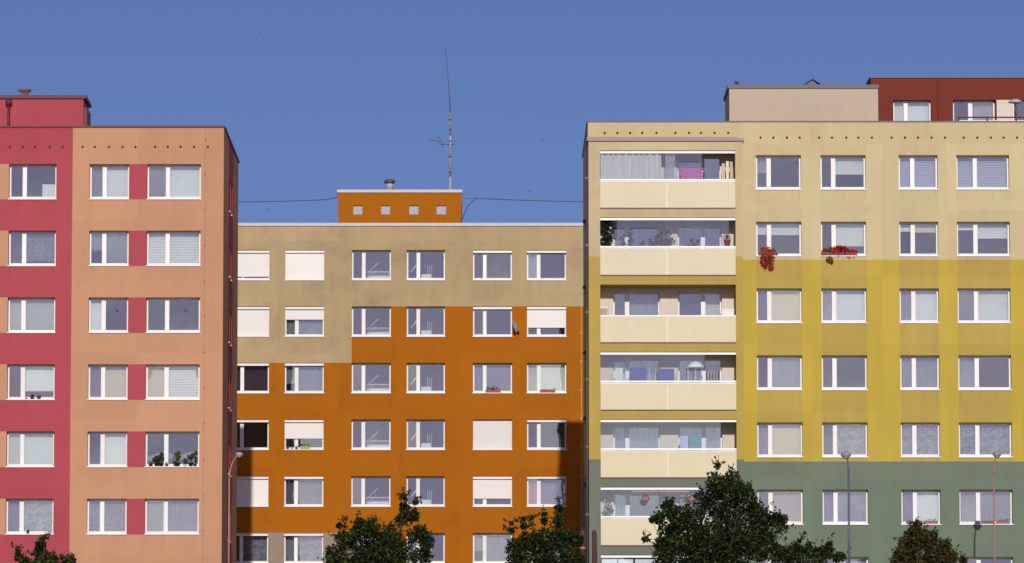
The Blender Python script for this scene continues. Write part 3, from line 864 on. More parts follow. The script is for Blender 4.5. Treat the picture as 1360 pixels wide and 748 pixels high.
tree('small dark tree top in front of the red wall', (-17.16, 190), [(-17.95, 10.88, 0.08), (-17.92, 10.66, 0.17), (-17.69, 10.52, 0.2), (-17.08, 11.14, 0.17), (-17.13, 10.88, 0.25), (-16.94, 11.36, 0.08), (-16.88, 11.47, 0.04), (-17.02, 10.54, 0.34), (-16.59, 10.57, 0.2), (-16.26, 10.63, 0.11), (-16.0, 10.63, 0.1), (-15.83, 10.57, 0.06), (-16.14, 10.4, 0.23), (-16.92, 9.7, 0.99)], [LEAFM, LEAFD], 0.35, 3)
tree('dark tree with one tall leaning shoot before the orange wall', (-4.57, 205), [(-6.55, 11.39, 0.49), (-6.09, 12.06, 0.43), (-5.48, 12.43, 0.43), (-5.55, 12.79, 0.18), (-5.03, 12.46, 0.37), (-5.06, 12.79, 0.18), (-4.42, 12.15, 0.61), (-3.78, 12.92, 0.34), (-3.75, 13.47, 0.24), (-3.75, 13.8, 0.15), (-3.35, 13.07, 0.24), (-3.29, 13.59, 0.12), (-3.17, 12.25, 0.43), (-2.83, 11.94, 0.3), (-4.26, 11.39, 0.91), (-5.48, 11.39, 0.76), (-3.04, 11.39, 0.43), (-6.4, 12.67, 0.12), (-6.19, 12.7, 0.12), (-4.87, 10.02, 1.83)], [LEAFM, LEAFD], 0.55, 4)
tree('dark spiky tree with several upright shoots beside the timber poles', (1.93, 200), [(0.71, 11.51, 0.36), (1.19, 11.75, 0.42), (1.78, 11.81, 0.48), (2.41, 11.99, 0.42), (2.44, 12.64, 0.24), (2.44, 13.12, 0.15), (2.44, 13.39, 0.07), (1.87, 12.58, 0.15), (1.87, 12.88, 0.09), (1.37, 12.41, 0.15), (1.37, 12.73, 0.09), (1.07, 12.35, 0.15), (1.04, 12.67, 0.09), (0.59, 12.2, 0.12), (0.56, 12.49, 0.09), (2.91, 11.9, 0.36), (3.21, 11.81, 0.24), (1.93, 11.01, 1.04), (0.89, 10.86, 0.53), (3.12, 11.01, 0.42), (1.93, 9.67, 1.49)], [LEAFM, LEAFD], 0.6, 5)
tree('largest tree, broad and nearly black, before the loggias', (8.34, 195), [(8.53, 14.49, 0.12), (8.5, 14.2, 0.07), (9.05, 13.82, 0.41), (8.41, 13.59, 0.41), (9.43, 13.39, 0.41), (8.12, 13.09, 0.52), (8.84, 13.01, 0.7), (9.86, 12.89, 0.41), (10.15, 12.37, 0.46), (10.72, 12.37, 0.29), (11.01, 12.37, 0.17), (10.87, 12.08, 0.35), (10.43, 11.73, 0.41), (6.67, 12.66, 0.29), (6.47, 12.89, 0.17), (6.61, 13.01, 0.12), (7.1, 12.37, 0.46), (6.23, 12.43, 0.23), (5.97, 12.37, 0.12), (7.54, 12.08, 0.64), (6.67, 11.93, 0.46), (6.37, 11.44, 0.29), (5.71, 11.62, 0.12), (6.95, 11.21, 0.58), (7.82, 11.36, 0.72), (8.98, 11.93, 1.01), (8.69, 11.07, 1.01), (9.85, 11.36, 0.58), (6.37, 10.78, 0.46), (10.14, 10.92, 0.23), (8.25, 9.62, 1.74)], [LEAFM, LEAFD], 0.65, 6)
tree('low dark tree between the largest tree and the grey lamp', (11.63, 192), [(10.55, 10.92, 0.34), (10.98, 10.84, 0.34), (11.41, 11.06, 0.23), (11.41, 11.35, 0.09), (11.84, 11.01, 0.2), (11.81, 11.29, 0.09), (12.12, 10.78, 0.34), (12.49, 11.01, 0.26), (12.58, 11.24, 0.11), (12.98, 10.72, 0.26), (10.27, 11.12, 0.14), (11.46, 9.78, 1.28)], [LEAFM, LEAFD], 0.65, 7)
tree('sunlit olive tree between the two straight street lamps', (16.56, 198), [(16.39, 12.24, 0.18), (16.27, 11.95, 0.29), (16.53, 11.8, 0.35), (16.03, 11.59, 0.35), (17.01, 11.89, 0.15), (16.94, 11.59, 0.35), (17.59, 11.65, 0.15), (17.5, 11.36, 0.29), (17.79, 11.06, 0.24), (15.74, 11.21, 0.29), (15.53, 10.95, 0.18), (16.32, 11.06, 0.65), (17.2, 10.92, 0.53), (18.23, 10.92, 0.15), (16.61, 9.74, 1.32)], [LEAFO, LEAFB], 0.5, 8)

# ------------------------------------------------------------------ pots, planters and flowers
FLOWER = leaf_mat('red_petal', (.64, .022, .03), transl=.2, var=.5)
PLANTG = leaf_mat('pot_leaf', (.05, .075, .022))
PLANTO = leaf_mat('pot_leaf_olive', (.13, .12, .03))
PLANTP = leaf_mat('dusty_pink_leaf', (.30, .18, .16))
SNOW = leaf_mat('white_petal', (.6, .58, .6))
def potmat(name, rgb): return plain(name, rgb, .55)
PB = potmat('black_pot', (38, 30, 44)); PR = potmat('red_pot', (160, 40, 52)); PT = potmat('terracotta_pot', (170, 96, 74)); PW = potmat('white_pot', (235, 230, 230))
PGN = potmat('green_planter', (160, 170, 60)); PRD = potmat('dark_red_planter', (150, 52, 58)); PMV = potmat('mauve_planter', (140, 84, 100)); PPU = potmat('purple_pot', (92, 56, 90)); PBR = potmat('brown_planter', (110, 62, 62))

def pot_plant(label, x, y, z, r, h, mat, crowns, mats=(None,), mix=None, size=.05, dens=6000, group=None, name='potted_plant', cat='plant', stem=True):
    t = thing(name, label, cat, (x, y, z), group)
    mb = MB(); mb.lathe([(r * .72, 0), (r * .95, h * .85), (r * 1.05, h * .86), (r * 1.05, h), (r * .9, h), (r * .85, h * .9)], (x, y, z), 12); mb.build('pot', mat, t)
    if crowns:
        rs = np.random.RandomState(int(abs(x) * 977) % 9999)
        allp = []; mb = MB()
        for dx, dz, cr in crowns:
            allp.append(ball(rs, max(14, int(dens * cr * cr)), (x + dx, y, z + dz), cr, (1, .6, 1)))
            mb.tube([(x, y, z + h * .8), (x + dx, y, z + dz)], [.008, .004], 5)
        mb.build('stem', BARK, t)
        tag(link('foliage', leaf_mesh('foliage', np.concatenate(allp), size, list(mats), mix, 5), t, (0, 0, 0)), kind='stuff')
    return t

def planter(label, x0, x1, y0, z, h, mat, crowns, mats, mix=None, size=.05, dens=5000, depth=.16, group=None):
    xm = (x0 + x1) / 2
    t = thing('flower_box', label, 'flower box', (xm, y0 + depth / 2, z), group)
    mb = MB(); wl = .008
    mb.box(x0, x1, y0, y0 + wl, z, z + h); mb.box(x0, x1, y0 + depth - wl, y0 + depth, z, z + h); mb.box(x0, x0 + wl, y0 + wl, y0 + depth - wl, z, z + h)
    mb.box(x1 - wl, x1, y0 + wl, y0 + depth - wl, z, z + h); mb.box(x0 + wl, x1 - wl, y0 + wl, y0 + depth - wl, z + .004, z + h * .8)
    mb.box(x0 - .008, x1 + .008, y0 - .008, y0 - .001, z + h - .025, z + h)
    mb.build('trough', mat, t)
    if crowns:
        rs = np.random.RandomState(int(abs(x0) * 577) % 9999)
        allp = [ball(rs, max(12, int(dens * r * r)), (x, y0 + depth / 2 - (0.06 + .5 * depth if zz < 0 else 0.02), z + zz), r, (1, .55, 1)) for x, zz, r in crowns]
        tag(link('foliage', leaf_mesh('foliage', np.concatenate(allp), size, list(mats), mix, 8), t, (0, 0, 0)), kind='stuff')
    return t

def on_sill(W, x, z=.036, y=.14):
    p = W[1](x, y, z); return p.x, p.y, p.z
# red block, window with three pots on the inside sill
W_ = WL['A', 3]
for dx, r, h, m, cr, lab in ((.80, .05, .07, PB, [], 'tiny black pot on the window sill beside a purple pot'), (1.04, .08, .09, PPU, [(0, .14, .09)], 'purple potted plant between the black pot and the red pot'), (1.32, .085, .16, PR, [], 'bright red flowerpot on the same sill as the purple pot')):
    pot_plant(lab, *on_sill(W_, dx), r, h, m, cr, [PLANTG], name='flowerpot' if not cr else 'potted_plant', cat='pot' if not cr else 'plant')
W_ = WL['C', 4]
for dx, r, h, m, cr, lm, lab in (
    (.22, .07, .06, PB, [(0, .10, .08)], PLANTG, 'low dark plant at the edge of the crowded peach block window sill'),
    (.48, .10, .16, PB, [(-.05, .30, .14), (.06, .34, .13)], PLANTG, 'bushy dark plant in a black pot beside the mullion'),
    (.66, .09, .15, PB, [(0, .38, .13), (.02, .52, .09)], PLANTG, 'taller dark plant in a black pot touching the mullion'),
    (.90, .06, .07, PR, [(0, .11, .07)], FLOWER, 'small pink flowering plant at the foot of the mullion'),
    (1.32, .13, .18, PB, [(-.1, .18, .1), (0, .44, .15), (.04, .56, .10)], PLANTO, 'round topped olive bush in a wide black pot'),
    (1.66, .06, .09, PW, [(0, .24, .11)], PLANTO, 'yellowish plant in a white pot beside the olive bush'),
    (1.90, .10, .17, PB, [(-.06, .40, .10), (.06, .46, .09)], PLANTG, 'upright spiky plant in a black pot by the window edge'),
    (2.08, .07, .10, PB, [(0, .40, .07), (.02, .56, .08), (.03, .24, .05)], PLANTG, 'slim tall plant at the frame end of the crowded sill')):
    pot_plant(lab, *on_sill(W_, dx), r, h, m, cr, [lm], size=.07, group='pots on the crowded sill')
W1 = WL['A', 0]
mb = MB(); mb.box(1.36, 1.90, 0, .02, .14, .70); mb.box(1.36, 1.90, -.03, 0, .14, .22); mb.build('window_screen', PALE, W1[0], W1[1](0, D0 + .2, 0), 0)
# a swagged net across that window
mb = MB(); nseg = 28
for i in range(nseg):
    xa, xb = 2.16 * i / nseg + .05, 2.16 * (i + 1) / nseg + .05
    f = lambda x: .62 + .10 * math.cos((x - .72) * 5.2) * (1 if x < 1.1 else .7)
    mb.face([(xa, .03 * math.sin(xa * 30), f(xa) - .16 - .1 * abs(math.sin(xa * 2.6))), (xb, .03 * math.sin(xb * 30), f(xb) - .16 - .1 * abs(math.sin(xb * 2.6))), (xb, .03 * math.sin(xb * 30), f(xb)), (xa, .03 * math.sin(xa * 30), f(xa))], smooth=True)
mb.build('net_curtain', SHEER, W_[0], W_[1](0, D0 + .40, 0), 0)
for key, x, z, s in ((('B', 2), 1.15, 1.0, .36), (('C', 2), 1.62, 1.0, .30)): bird_decal(*WL[key], x, z, s)
for x, s in ((.28, .12), (1.62, .12), (1.78, .12)): bird_decal(*WL['A', 3], x, 1.27, s)
for W_, pts_ in ((WR[0, 0], ((.12, 1.2, .16), (1.72, 1.18, .2))), (WR[0, 1], ((.12, 1.2, .12), (1.52, 1.2, .14), (1.68, 1.18, .14)))):
    for x, z, s in pts_: bird_decal(*W_, x, z, s)
# yellow swag curtains in the cream window of the peach block
for x0_, w_, g in ((.06, .22, -.5), (2.02, .18, .5)):
    folds(w_, .42, .015, .08, 77, g).build('side_curtain', YELC, WL['C', 3][0], WL['C', 3][1](x0_, D0 + .17, 1.0), 0)
# orange block
W_ = WO[2, 4]; p = W_[1](0, 0, .037)
planter('dark red flower box with green and white blooms on the orange block sill', p.x + .62, p.x + 1.38, p.y + .0, p.z, .13, PRD, [(p.x + .75, .16, .12), (p.x + 1.0, .20, .14), (p.x + 1.25, .18, .11)], [PLANTG, SNOW], .3, .06)
W_ = WO[2, 5]; p = W_[1](0, 0, .037)
planter('bare dark red flower box before the white lit window', p.x + .65, p.x + 1.40, p.y + .0, p.z, .16, PRD, [(p.x + 1.36, .2, .05), (p.x + .9, .15, .03)], [PLANTG], None, .05)
W_ = WO[3, 1]; p = W_[1](0, 0, .037)
planter('lime green flower box under a half lowered shutter', p.x + .78, p.x + 1.26, p.y - .03, p.z, .16, PGN, [(p.x + .85, .22, .06), (p.x + 1.0, .20, .06), (p.x + 1.18, .23, .06)], [PLANTG], None, .05, depth=.14)
for dx, r, h, m, lab in ((.16, .08, .12, PR, 'squat red pot beside the lime green flower box'), (.38, .06, .10, PW, 'white pot between red and purple pots under the shutter'), (.60, .07, .12, PPU, 'purple pot touching the lime green flower box')):
    pot_plant(lab, p.x + dx, p.y + .04, p.z, r * .9, h, m, [(0, h + .03, .05)], [PLANTG], size=.04, name='flowerpot', cat='pot')
# satellite dish on the orange wall
t = thing('satellite_dish', 'small satellite dish on a bracket fixed to the orange wall', 'satellite dish', (.95, YO - .1, 24.6))
mb = MB()
mb.tube([(.84, YO, 24.72), (.84, YO - .3, 24.72), (.84, YO - .3, 24.95)], .018, 6); mb.tube([(.84, YO - .3, 24.85), (1.05, YO - .42, 24.80)], .014, 6); mb.box(1.0, 1.12, YO - .46, YO - .38, 24.74, 24.88); mb.build('bracket', DARKMETAL, t)
mb = MB()
dn = Vector((.96, -.22, .18)).normalized(); uu = dn.cross(Vector((0, 0, 1))).normalized(); vv = uu.cross(dn)
rings = []
for q in range(5):
    rr_ = .34 * q / 4; dep = .06 * (q / 4) ** 2
    rings.append([Vector((.83, YO - .34, 25.0)) + dn * dep + (uu * math.cos(a) + vv * math.sin(a)) * rr_ for a in [2 * math.pi * s / 18 for s in range(18)]])
for q in range(4):
    for s in range(18): mb.face([rings[q][s], rings[q][(s + 1) % 18], rings[q + 1][(s + 1) % 18], rings[q + 1][s]], smooth=True)
for s in range(18): mb.face([rings[4][s] - dn * .012, rings[4][(s + 1) % 18] - dn * .012, rings[4][(s + 1) % 18], rings[4][s]])
mb.build('dish', COPING, t)
# yellow block: red geraniums
W_ = WR[1, 0]; p = W_[1](0, 0, .037)
planter('trailing red geranium spilling far down the wall', p.x + .14, p.x + .80, p.y - .02, p.z, .14, PBR, [(p.x + .40, .18, .20), (p.x + .62, .16, .18), (p.x + .75, .10, .12), (p.x + .22, .05, .14), (p.x + .36, -.10, .20), (p.x + .58, -.08, .18), (p.x + .30, -.30, .16), (p.x + .55, -.32, .17), (p.x + .36, -.48, .11), (p.x + .62, -.55, .12), (p.x + .85, .05, .06)], [PLANTO, FLOWER], .52, .085, 4200)
W_ = WR[1, 1]; p = W_[1](0, 0, .037)
planter('long red geranium box across the sill, green at one end', p.x + .06, p.x + 1.48, p.y - .02, p.z, .14, PBR, [(p.x + .20, .12, .17), (p.x + .40, .18, .18), (p.x + .12, .02, .12), (p.x + .36, -.18, .14), (p.x + .40, -.28, .09)], [PLANTO, FLOWER], .18, .085, 4200)
allp_rs = np.random.RandomState(3)
gp = np.concatenate([ball(allp_rs, int(4200 * r * r), (p.x + x, p.y + .02, p.z + z), r, (1, .6, 1)) for x, z, r in ((.58, .20, .18), (.76, .26, .20), (.94, .24, .19), (1.06, .10, .13), (1.18, .16, .14), (1.36, .14, .15), (1.45, .04, .10), (1.40, -.08, .06), (1.14, -.04, .10), (.75, .08, .16))])
tg = [o for o in bpy.data.objects if o.get('label', '').startswith('long red geranium')][0]
tag(link('blossom', leaf_mesh('blossom', gp, .085, [FLOWER, PLANTG], .28, 4), tg, (0, 0, 0)), kind='stuff')
for wk, boxes in ((WR[5, 2], ((.22, .88, PBR, 'brown flower box on the green storey sill against the mullion'), (.95, 1.52, PMV, 'mauve flower box with small blooms on the green storey sill'))),
                  (WR[5, 3], ((.66, .86, PB, 'short black flower trough on the widest green storey sill'), (.92, 1.46, PBR, 'brown flower box standing in the middle of the widest green sill'), (1.56, 2.10, PMV, 'mauve flower box with flowers at the end of the widest sill')))):
    p = wk[1](0, 0, .037)
    for a, b, m, lab in boxes:
        planter(lab, p.x + a, p.x + b, p.y + .01, p.z, .13, m, [(p.x + a + .1 + q * (b - a - .2) / 3, .15 + .03 * (q % 2), .05) for q in range(4)] if m is PMV else [], [PLANTG, PLANTP], .5, .045)

# ------------------------------------------------------------------ things kept in the loggias
def slab_z(k): return LZ[k] - 2.45
# top loggia: drawn cream curtains, a pink screen, a board and books
folds(2.55, 2.2, .05, .26, 5).build('curtain', NETC, LOG[0], (XP0 + .02, YF + .22, LZ[0] - 2.3))
folds(.40, 2.2, .03, .15, 6).build('curtain', LACE, LOG[0], (XP0 + 2.75, YF + .25, LZ[0] - 2.3))
def crate(label, name, cat, mat, x0, x1, y0, y1, z0, z1, legs=True):
    t = thing(name, label, cat, ((x0 + x1) / 2, (y0 + y1) / 2, z0))
    return t
MAG = plain('magenta_cloth', (190, 90, 150), .9); NAVYB = plain('blue_cloth', (84, 90, 150), .9); SLATEB = plain('slate_board', (104, 110, 145), .7)
TEAL = plain('teal_box', (70, 130, 140), .6); BOOKC = [plain('book_cream', (236, 222, 196), .8), plain('book_tan', (206, 180, 140), .8), plain('book_pink', (214, 186, 176), .8)]
def rack(label, k, x0, x1, y, ztop, zdrop, mat, name='towel', cat='towel', rail=True):
    """cloth folded over a drying line that spans the loggia"""
    z1 = LZ[k] - ztop; z0 = LZ[k] - zdrop
    t = thing(name, label, cat, ((x0 + x1) / 2, y, slab_z(k)))
    n = 14; mb = MB()
    for i in range(n):
        a = x0 + (x1 - x0) * i / n; b = x0 + (x1 - x0) * (i + 1) / n
        ya, yb_ = .012 * math.sin(i * 1.1), .012 * math.sin((i + 1) * 1.1)
        mb.face([(a, y - .03 + ya, z0), (b, y - .03 + yb_, z0), (b, y - .008, z1), (a, y - .008, z1)], smooth=True)
        mb.face([(a, y - .008, z1), (b, y - .008, z1), (b, y + .012, z1), (a, y + .012, z1)])
        mb.face([(a, y + .012, z1), (b, y + .012, z1), (b, y + .03 + yb_, z0 + .2), (a, y + .03 + ya, z0 + .2)], smooth=True)
    mb.build('cloth', mat, t)
    if rail:
        mb = MB(); mb.tube([(x0 - .12, y + .002, z1 - .012), (x1 + .12, y + .002, z1 - .012)], .009, 6)
        for xx in (x0 - .12, x1 + .12):
            mb.tube([(xx, y + .002, z1 - .012), (xx, y + .002, slab_z(k))], .009, 6); mb.box(xx - .012, xx + .012, y - .22, y + .22, slab_z(k), slab_z(k) + .02)
        mb.build('drying_frame', WHITEMETAL, t)
    return t
rack('magenta cloth over a drying frame in the curtained top loggia', 0, 7.72, 8.62, YF + .55, .68, 1.5, MAG, 'cloth', 'cloth')
t = thing('board', 'slate blue board leaning upright in the curtained top loggia', 'board', (9.0, YF + .5, slab_z(0)))
mb = MB(); mb.box(8.70, 9.32, YF + .48, YF + .51, slab_z(0), LZ[0] - .30); mb.build('panel', SLATEB, t); mb = MB(); mb.box(8.72, 9.30, YF + .515, YF + .54, slab_z(0), slab_z(0) + .1); mb.build('foot', SLATEB, t)
for i, (a, b, zt, m, lab) in enumerate(((9.34, 9.40, .62, 0, 'narrow cream plank leaning beside the slate blue board'), (9.42, 9.56, .50, 2, 'pinkish plank between two cream planks in the top loggia'), (9.60, 9.72, .40, 0, 'cream plank standing tall beside the tan plank'), (9.76, 9.88, .42, 1, 'tan plank against the pier of the top loggia'))):
    mb = MB(); mb.box(a, b, YF + .40, YF + .43, slab_z(0), LZ[0] - zt)
    tag(mb.build('plank', BOOKC[m]), lab, 'plank')
# second loggia: house plants along the parapet
def lpl(label, k, x, y, r, h, mat, crowns, lm, size=.09, dens=2600, mix=None, ground=None):
    return pot_plant(label, x, y, slab_z(k) if ground is None else ground, r, h, mat, crowns, lm, mix, size, dens, 'house plants in the loggias')
lpl('tall dark climbing plant in the open end of the loggia', 1, 4.62, YF + .35, .18, .35, PB, [(-.12, 1.5, .22), (.1, 1.6, .2), (-.1, 1.85, .22), (.1, 2.0, .22), (-.08, 2.2, .2), (.12, 2.25, .14), (0, 1.2, .2)], [LEAFD, SNOW], .09, 2600, .06)
lpl('white flowering plant behind loggia glass beside the climber', 1, 5.28, YF + .4, .14, .3, PB, [(0, 1.35, .16), (-.05, 1.6, .14), (.02, 1.75, .1)], [PLANTG, SNOW], .08, 2600, .4)
lpl('slim green column plant behind the loggia glass', 1, 5.58, YF + .45, .14, .3, PB, [(0, 1.3, .12), (0, 1.55, .13), (0, 1.8, .12), (.02, 2.0, .08)], [PLANTG])
lpl('small low plant in the middle of the planted loggia', 1, 6.05, YF + .3, .14, .7, PT, [(0, 1.25, .14), (.1, 1.4, .1)], [PLANTG])
lpl('small upright plant beside the big flowering bush', 1, 6.42, YF + .3, .13, .7, PT, [(0, 1.3, .11), (.03, 1.5, .1)], [PLANTG])
lpl('big flowering bush with pale blooms in the planted loggia', 1, 6.98, YF + .45, .2, .4, PB, [(-.18, 1.3, .2), (.1, 1.35, .2), (-.2, 1.6, .2), (.1, 1.7, .22), (-.1, 1.9, .2), (.2, 1.95, .14), (.3, 1.5, .16)], [PLANTG, PLANTP], .09, 2600, .35)
lpl('leafy plant leaning beside the door of the planted loggia', 1, 8.35, YF + .4, .14, .4, PW, [(-.1, 1.35, .13), (-.2, 1.55, .1), (.05, 1.5, .1)], [PLANTG])
lpl('red leaved plant in a terracotta pot at the open pane', 1, 9.62, YF + .10, .15, .27, PT, [(-.05, .34, .1), (.06, .36, .1), (0, .44, .07)], [PLANTP, PLANTG], .06, 4500, .5, LZ[1] - 1.20)
# third, unglazed loggia
t = thing('cabinet', 'white cabinet at the pier end of the unglazed loggia', 'cabinet', (9.72, YR - .4, slab_z(2)))
mb = MB(); mb.box(9.42, 9.93, YR - .5, YR - .05, slab_z(2), LZ[2] - 1.0); mb.build('body', WHITEMETAL, t); mb = MB(); mb.box(9.40, 9.94, YR - .52, YR - .04, LZ[2] - 1.0, LZ[2] - .96); mb.build('top', WHITEMETAL, t)
t = thing('storage_box', 'grey storage box in the near corner of the unglazed loggia', 'box', (4.45, YR - .4, slab_z(2)))
mb = MB(); mb.box(4.33, 4.60, YR - .5, YR - .1, slab_z(2), LZ[2] - .92); mb.build('body', GREYB, t); mb = MB(); mb.box(4.32, 4.62, YR - .52, YR - .09, LZ[2] - .92, LZ[2] - .88); mb.build('lid', WHITEMETAL, t)
# fourth loggia: washing
rack('blue towel hanging before the bedroom window of the washing loggia', 3, 5.55, 6.24, YF + .55, .62, 1.6, NAVYB)
rack('blue towel hanging before the wall of the washing loggia', 3, 6.74, 7.40, YF + .55, .66, 1.6, NAVYB)
rack('white sheet hanging at the end of the washing loggia', 3, 4.92, 5.26, YF + .6, .62, 1.7, PALE, 'sheet', 'sheet')
t = thing('parasol', 'small white parasol opened inside the washing loggia', 'parasol', (8.30, YF + .6, slab_z(3)))
mb = MB(); mb.tube([(8.30, YF + .6, slab_z(3)), (8.30, YF + .6, LZ[3] - .32)], .015, 6); mb.box(8.1, 8.5, YF + .4, YF + .8, slab_z(3), slab_z(3) + .05); mb.build('pole', WHITEMETAL, t)
mb = MB(); cc = Vector((8.30, YF + .6, LZ[3] - .34))
for s in range(12):
    a, b = 2 * math.pi * s / 12, 2 * math.pi * (s + 1) / 12
    e = lambda an, r, z: cc + Vector((math.cos(an) * r, math.sin(an) * r * .9, z))
    mb.face([e(a, .18, -.05), e(b, .18, -.05), cc]); mb.face([e(a, .34, -.20), e(b, .34, -.20), e(b, .18, -.05), e(a, .18, -.05)]); mb.face([e(a, .34, -.26), e(b, .34, -.26), e(b, .34, -.2), e(a, .34, -.2)])
mb.build('canopy', SNOW, t)
t = thing('drying_rack', 'white drying rack with rails in the washing loggia', 'drying rack', (8.9, YF + .7, slab_z(3)))
mb = MB()
for i in range(12): mb.tube([(8.0 + i * .12, YF + .7, LZ[3] - 1.5), (8.0 + i * .12, YF + .7, LZ[3] - (.95 if i < 6 else .72))], .009, 5)
mb.build('rails', WHITEMETAL, t); mb = MB()
for xx in (7.98, 9.35): mb.box(xx, xx + .02, YF + .69, YF + .71, slab_z(3), LZ[3] - .6)
mb.box(7.98, 9.37, YF + .695, YF + .705, LZ[3] - 1.52, LZ[3] - 1.5); mb.build('frame', WHITEMETAL, t)
# fifth loggia: a teal box and a white box
for x0_, x1_, zt, m, lab in ((8.02, 8.52, .62, TEAL, 'teal storage box behind the loggia glass beside a pale blue one'), (7.64, 7.98, .66, plain('pale_blue_box', (170, 180, 215), .6), 'pale blue storage box touching the teal box')):
    t = thing('storage_box', lab, 'box', ((x0_ + x1_) / 2, YF + .6, slab_z(4)))
    mb = MB(); mb.box(x0_, x1_, YF + .45, YF + .75, slab_z(4), LZ[4] - zt - .05); mb.build('body', m, t)
    mb = MB(); mb.box(x0_ - .01, x1_ + .01, YF + .44, YF + .76, LZ[4] - zt - .05, LZ[4] - zt); mb.build('lid', m, t)
# sixth loggia: a white flowering plant, wooden slats under the head, two round stickers
lpl('white flowering plant behind glass of the green storey loggia', 5, 4.62, YF + .4, .16, .35, PB, [(-.1, 1.35, .18), (0, 1.6, .18), (-.05, 1.85, .15), (.1, 1.45, .15)], [PLANTG, SNOW], .08, 2600, .35)
WOODO = plain('orange_wood', (196, 120, 76), .6)
for a, b in ((5.62, 6.70), (6.74, 8.0)):
    mb = MB(); mb.box(a, b, YF + .18, YF + .20, LZ[5] - .20, LZ[5] - .115)
    mb.build('wood_slat', WOODO, LOG[5])
STK = plain('crimson_sticker', (84, 24, 48), .5); STW = plain('pale_sticker_bar', (178, 110, 134), .5)
for x in (6.18, 8.12):
    mb = MB(); r = .165
    for s in range(24):
        a, b = 2 * math.pi * s / 24, 2 * math.pi * (s + 1) / 24
        mb.face([(0, 0, 0), (math.cos(a) * r, 0, math.sin(a) * r), (math.cos(b) * r, 0, math.sin(b) * r)], 0)
    for z, w_ in ((.045, .10), (-.03, .11)):
        mb.box(-w_, w_, -.003, -.001, z - .018, z + .018, 1)
    mb.build('round_sticker', [STK, STW], LOG[5], (x, YF + .100, LZ[5] - .47))
# seventh loggia: white boards
for a, b in ((4.36, 5.0), (5.04, 5.66), (5.74, 6.5), (6.54, 7.6)):
    mb = MB(); mb.box(a, b, YF + .25, YF + .27, LZ[6] - 2.4, LZ[6] - .15); mb.build('white_screen', WHITEMETAL, LOG[6])

# ------------------------------------------------------------------ roof mast, cables
t = thing('antenna_mast', 'red and white roof mast with a thin whip and a small yagi aerial', 'antenna', (-2.38, YO + 6, 32.31))
MR = plain('mast_red', (168, 128, 134), .5); MW_ = plain('mast_white', (190, 184, 194), .5)
mb = MB(); AY = YO + 5.9
zs = [30.0, 33.2, 34.6, 35.3, 36.5]
for i in range(4): mb.tube([(-2.38, AY, zs[i]), (-2.38, AY, zs[i + 1])], [.055, .05, .045, .04][i], 8, 0 if i in (1, 3) else 1)
mb.build('pole', [MR, MW_], t)
mb = MB(); mb.tube([(-2.38, AY, 36.5), (-2.44, AY, 37.6), (-2.56, AY, 39.0), (-2.66, AY, 40.0)], [.022, .018, .014, .010], 6); mb.build('whip', DARKMETAL, t)
mb = MB(); mb.tube([(-1.95 - .25, AY, 34.85), (-2.95, AY - .1, 34.87)], .018, 6); mb.tube([(-2.75, AY - .1, 34.95), (-3.45, AY - .1, 35.10)], .015, 6)
for q in range(6): mb.tube([(-2.75 - q * .13, AY - .45 + q * .03, 34.93 + q * .03), (-2.75 - q * .13, AY + .3 - q * .03, 34.98 + q * .03)], .009, 5)
mb.tube([(-2.74, AY - .1, 34.70), (-2.98, AY - .1, 35.32)], .014, 5); mb.box(-2.85, -2.73, AY - .16, AY - .04, 34.86, 35.0)
mb.build('yagi_aerial', DARKMETAL, t)
mb = MB()
for z in (33.4, 34.2, 35.0, 35.6, 36.1): mb.tube([(-2.38, AY, z), (-2.38, AY, z + .06)], .075, 8)
mb.build('clamp', DARKMETAL, t)
mb = MB()
for dx, dy in ((.9, .4), (-.9, .5), (0, -.9)): mb.tube([(-2.38, AY, 33.6), (-2.38 + dx * .5, AY + dy * .5, 32.31)], .006, 4)
mb.build('guy_wire', GALV, t)
def cable(label, pts, r):
    V = [Vector(p) for p in pts]; out = []
    for i in range(len(V) - 1):
        a = V[max(i - 1, 0)]; b = V[i]; c = V[i + 1]; d = V[min(i + 2, len(V) - 1)]
        for q in range(8):
            s = q / 8
            out.append(.5 * ((2 * b) + (c - a) * s + (2 * a - 5 * b + 4 * c - d) * s * s + (3 * b - a - 3 * c + d) * s ** 3))
    out.append(V[-1])
    mb = MB(); mb.tube(out, r, 6)
    tag(mb.build('cable', DARKMETAL), label, 'cable', 'cables slung between the roofs')
for lab, x in (('thin roof post holding the cable beside the red block', -15.2), ('thin roof post holding the cable behind the yellow block', 7.4)):
    t = thing('roof_post', lab, 'post', (x, HY + .5, OROOF - .1), 'cable posts on the orange block roof')
    mb = MB(); mb.tube([(x, HY + .5, OROOF - .1), (x, HY + .5, 32.0)], .04, 8); mb.build('pole', GALV, t)
    mb = MB(); mb.box(x - .15, x + .15, HY + .35, HY + .65, OROOF - .099, OROOF - .03); mb.build('base_plate', GALV, t)
cable('sagging cable running over the beige parapet to the orange rooftop hut', [(-15.2, HY + .5, 31.86), (-13.1, HY + .4, 31.74), (-10.4, HY + .2, 31.76), (-8.76, HY + .05, 31.81), (-8.03, HY - .01, 31.93)], .022)
cable('cable looping up from the orange rooftop hut towards the yellow block', [(-1.79, HY + .1, 30.72), (-1.5, HY, 31.40), (-1.14, HY, 31.80), (-.76, HY, 31.85), (1.8, HY + .2, 31.78), (4.4, HY + .3, 31.74), (7.4, HY + .5, 31.84)], .022)
cable('short straight cable from the orange hut bracket to the looping cable', [(-1.71, HY + .12, 31.88), (-1.2, HY + .06, 31.86), (-.76, HY, 31.86)], .010)

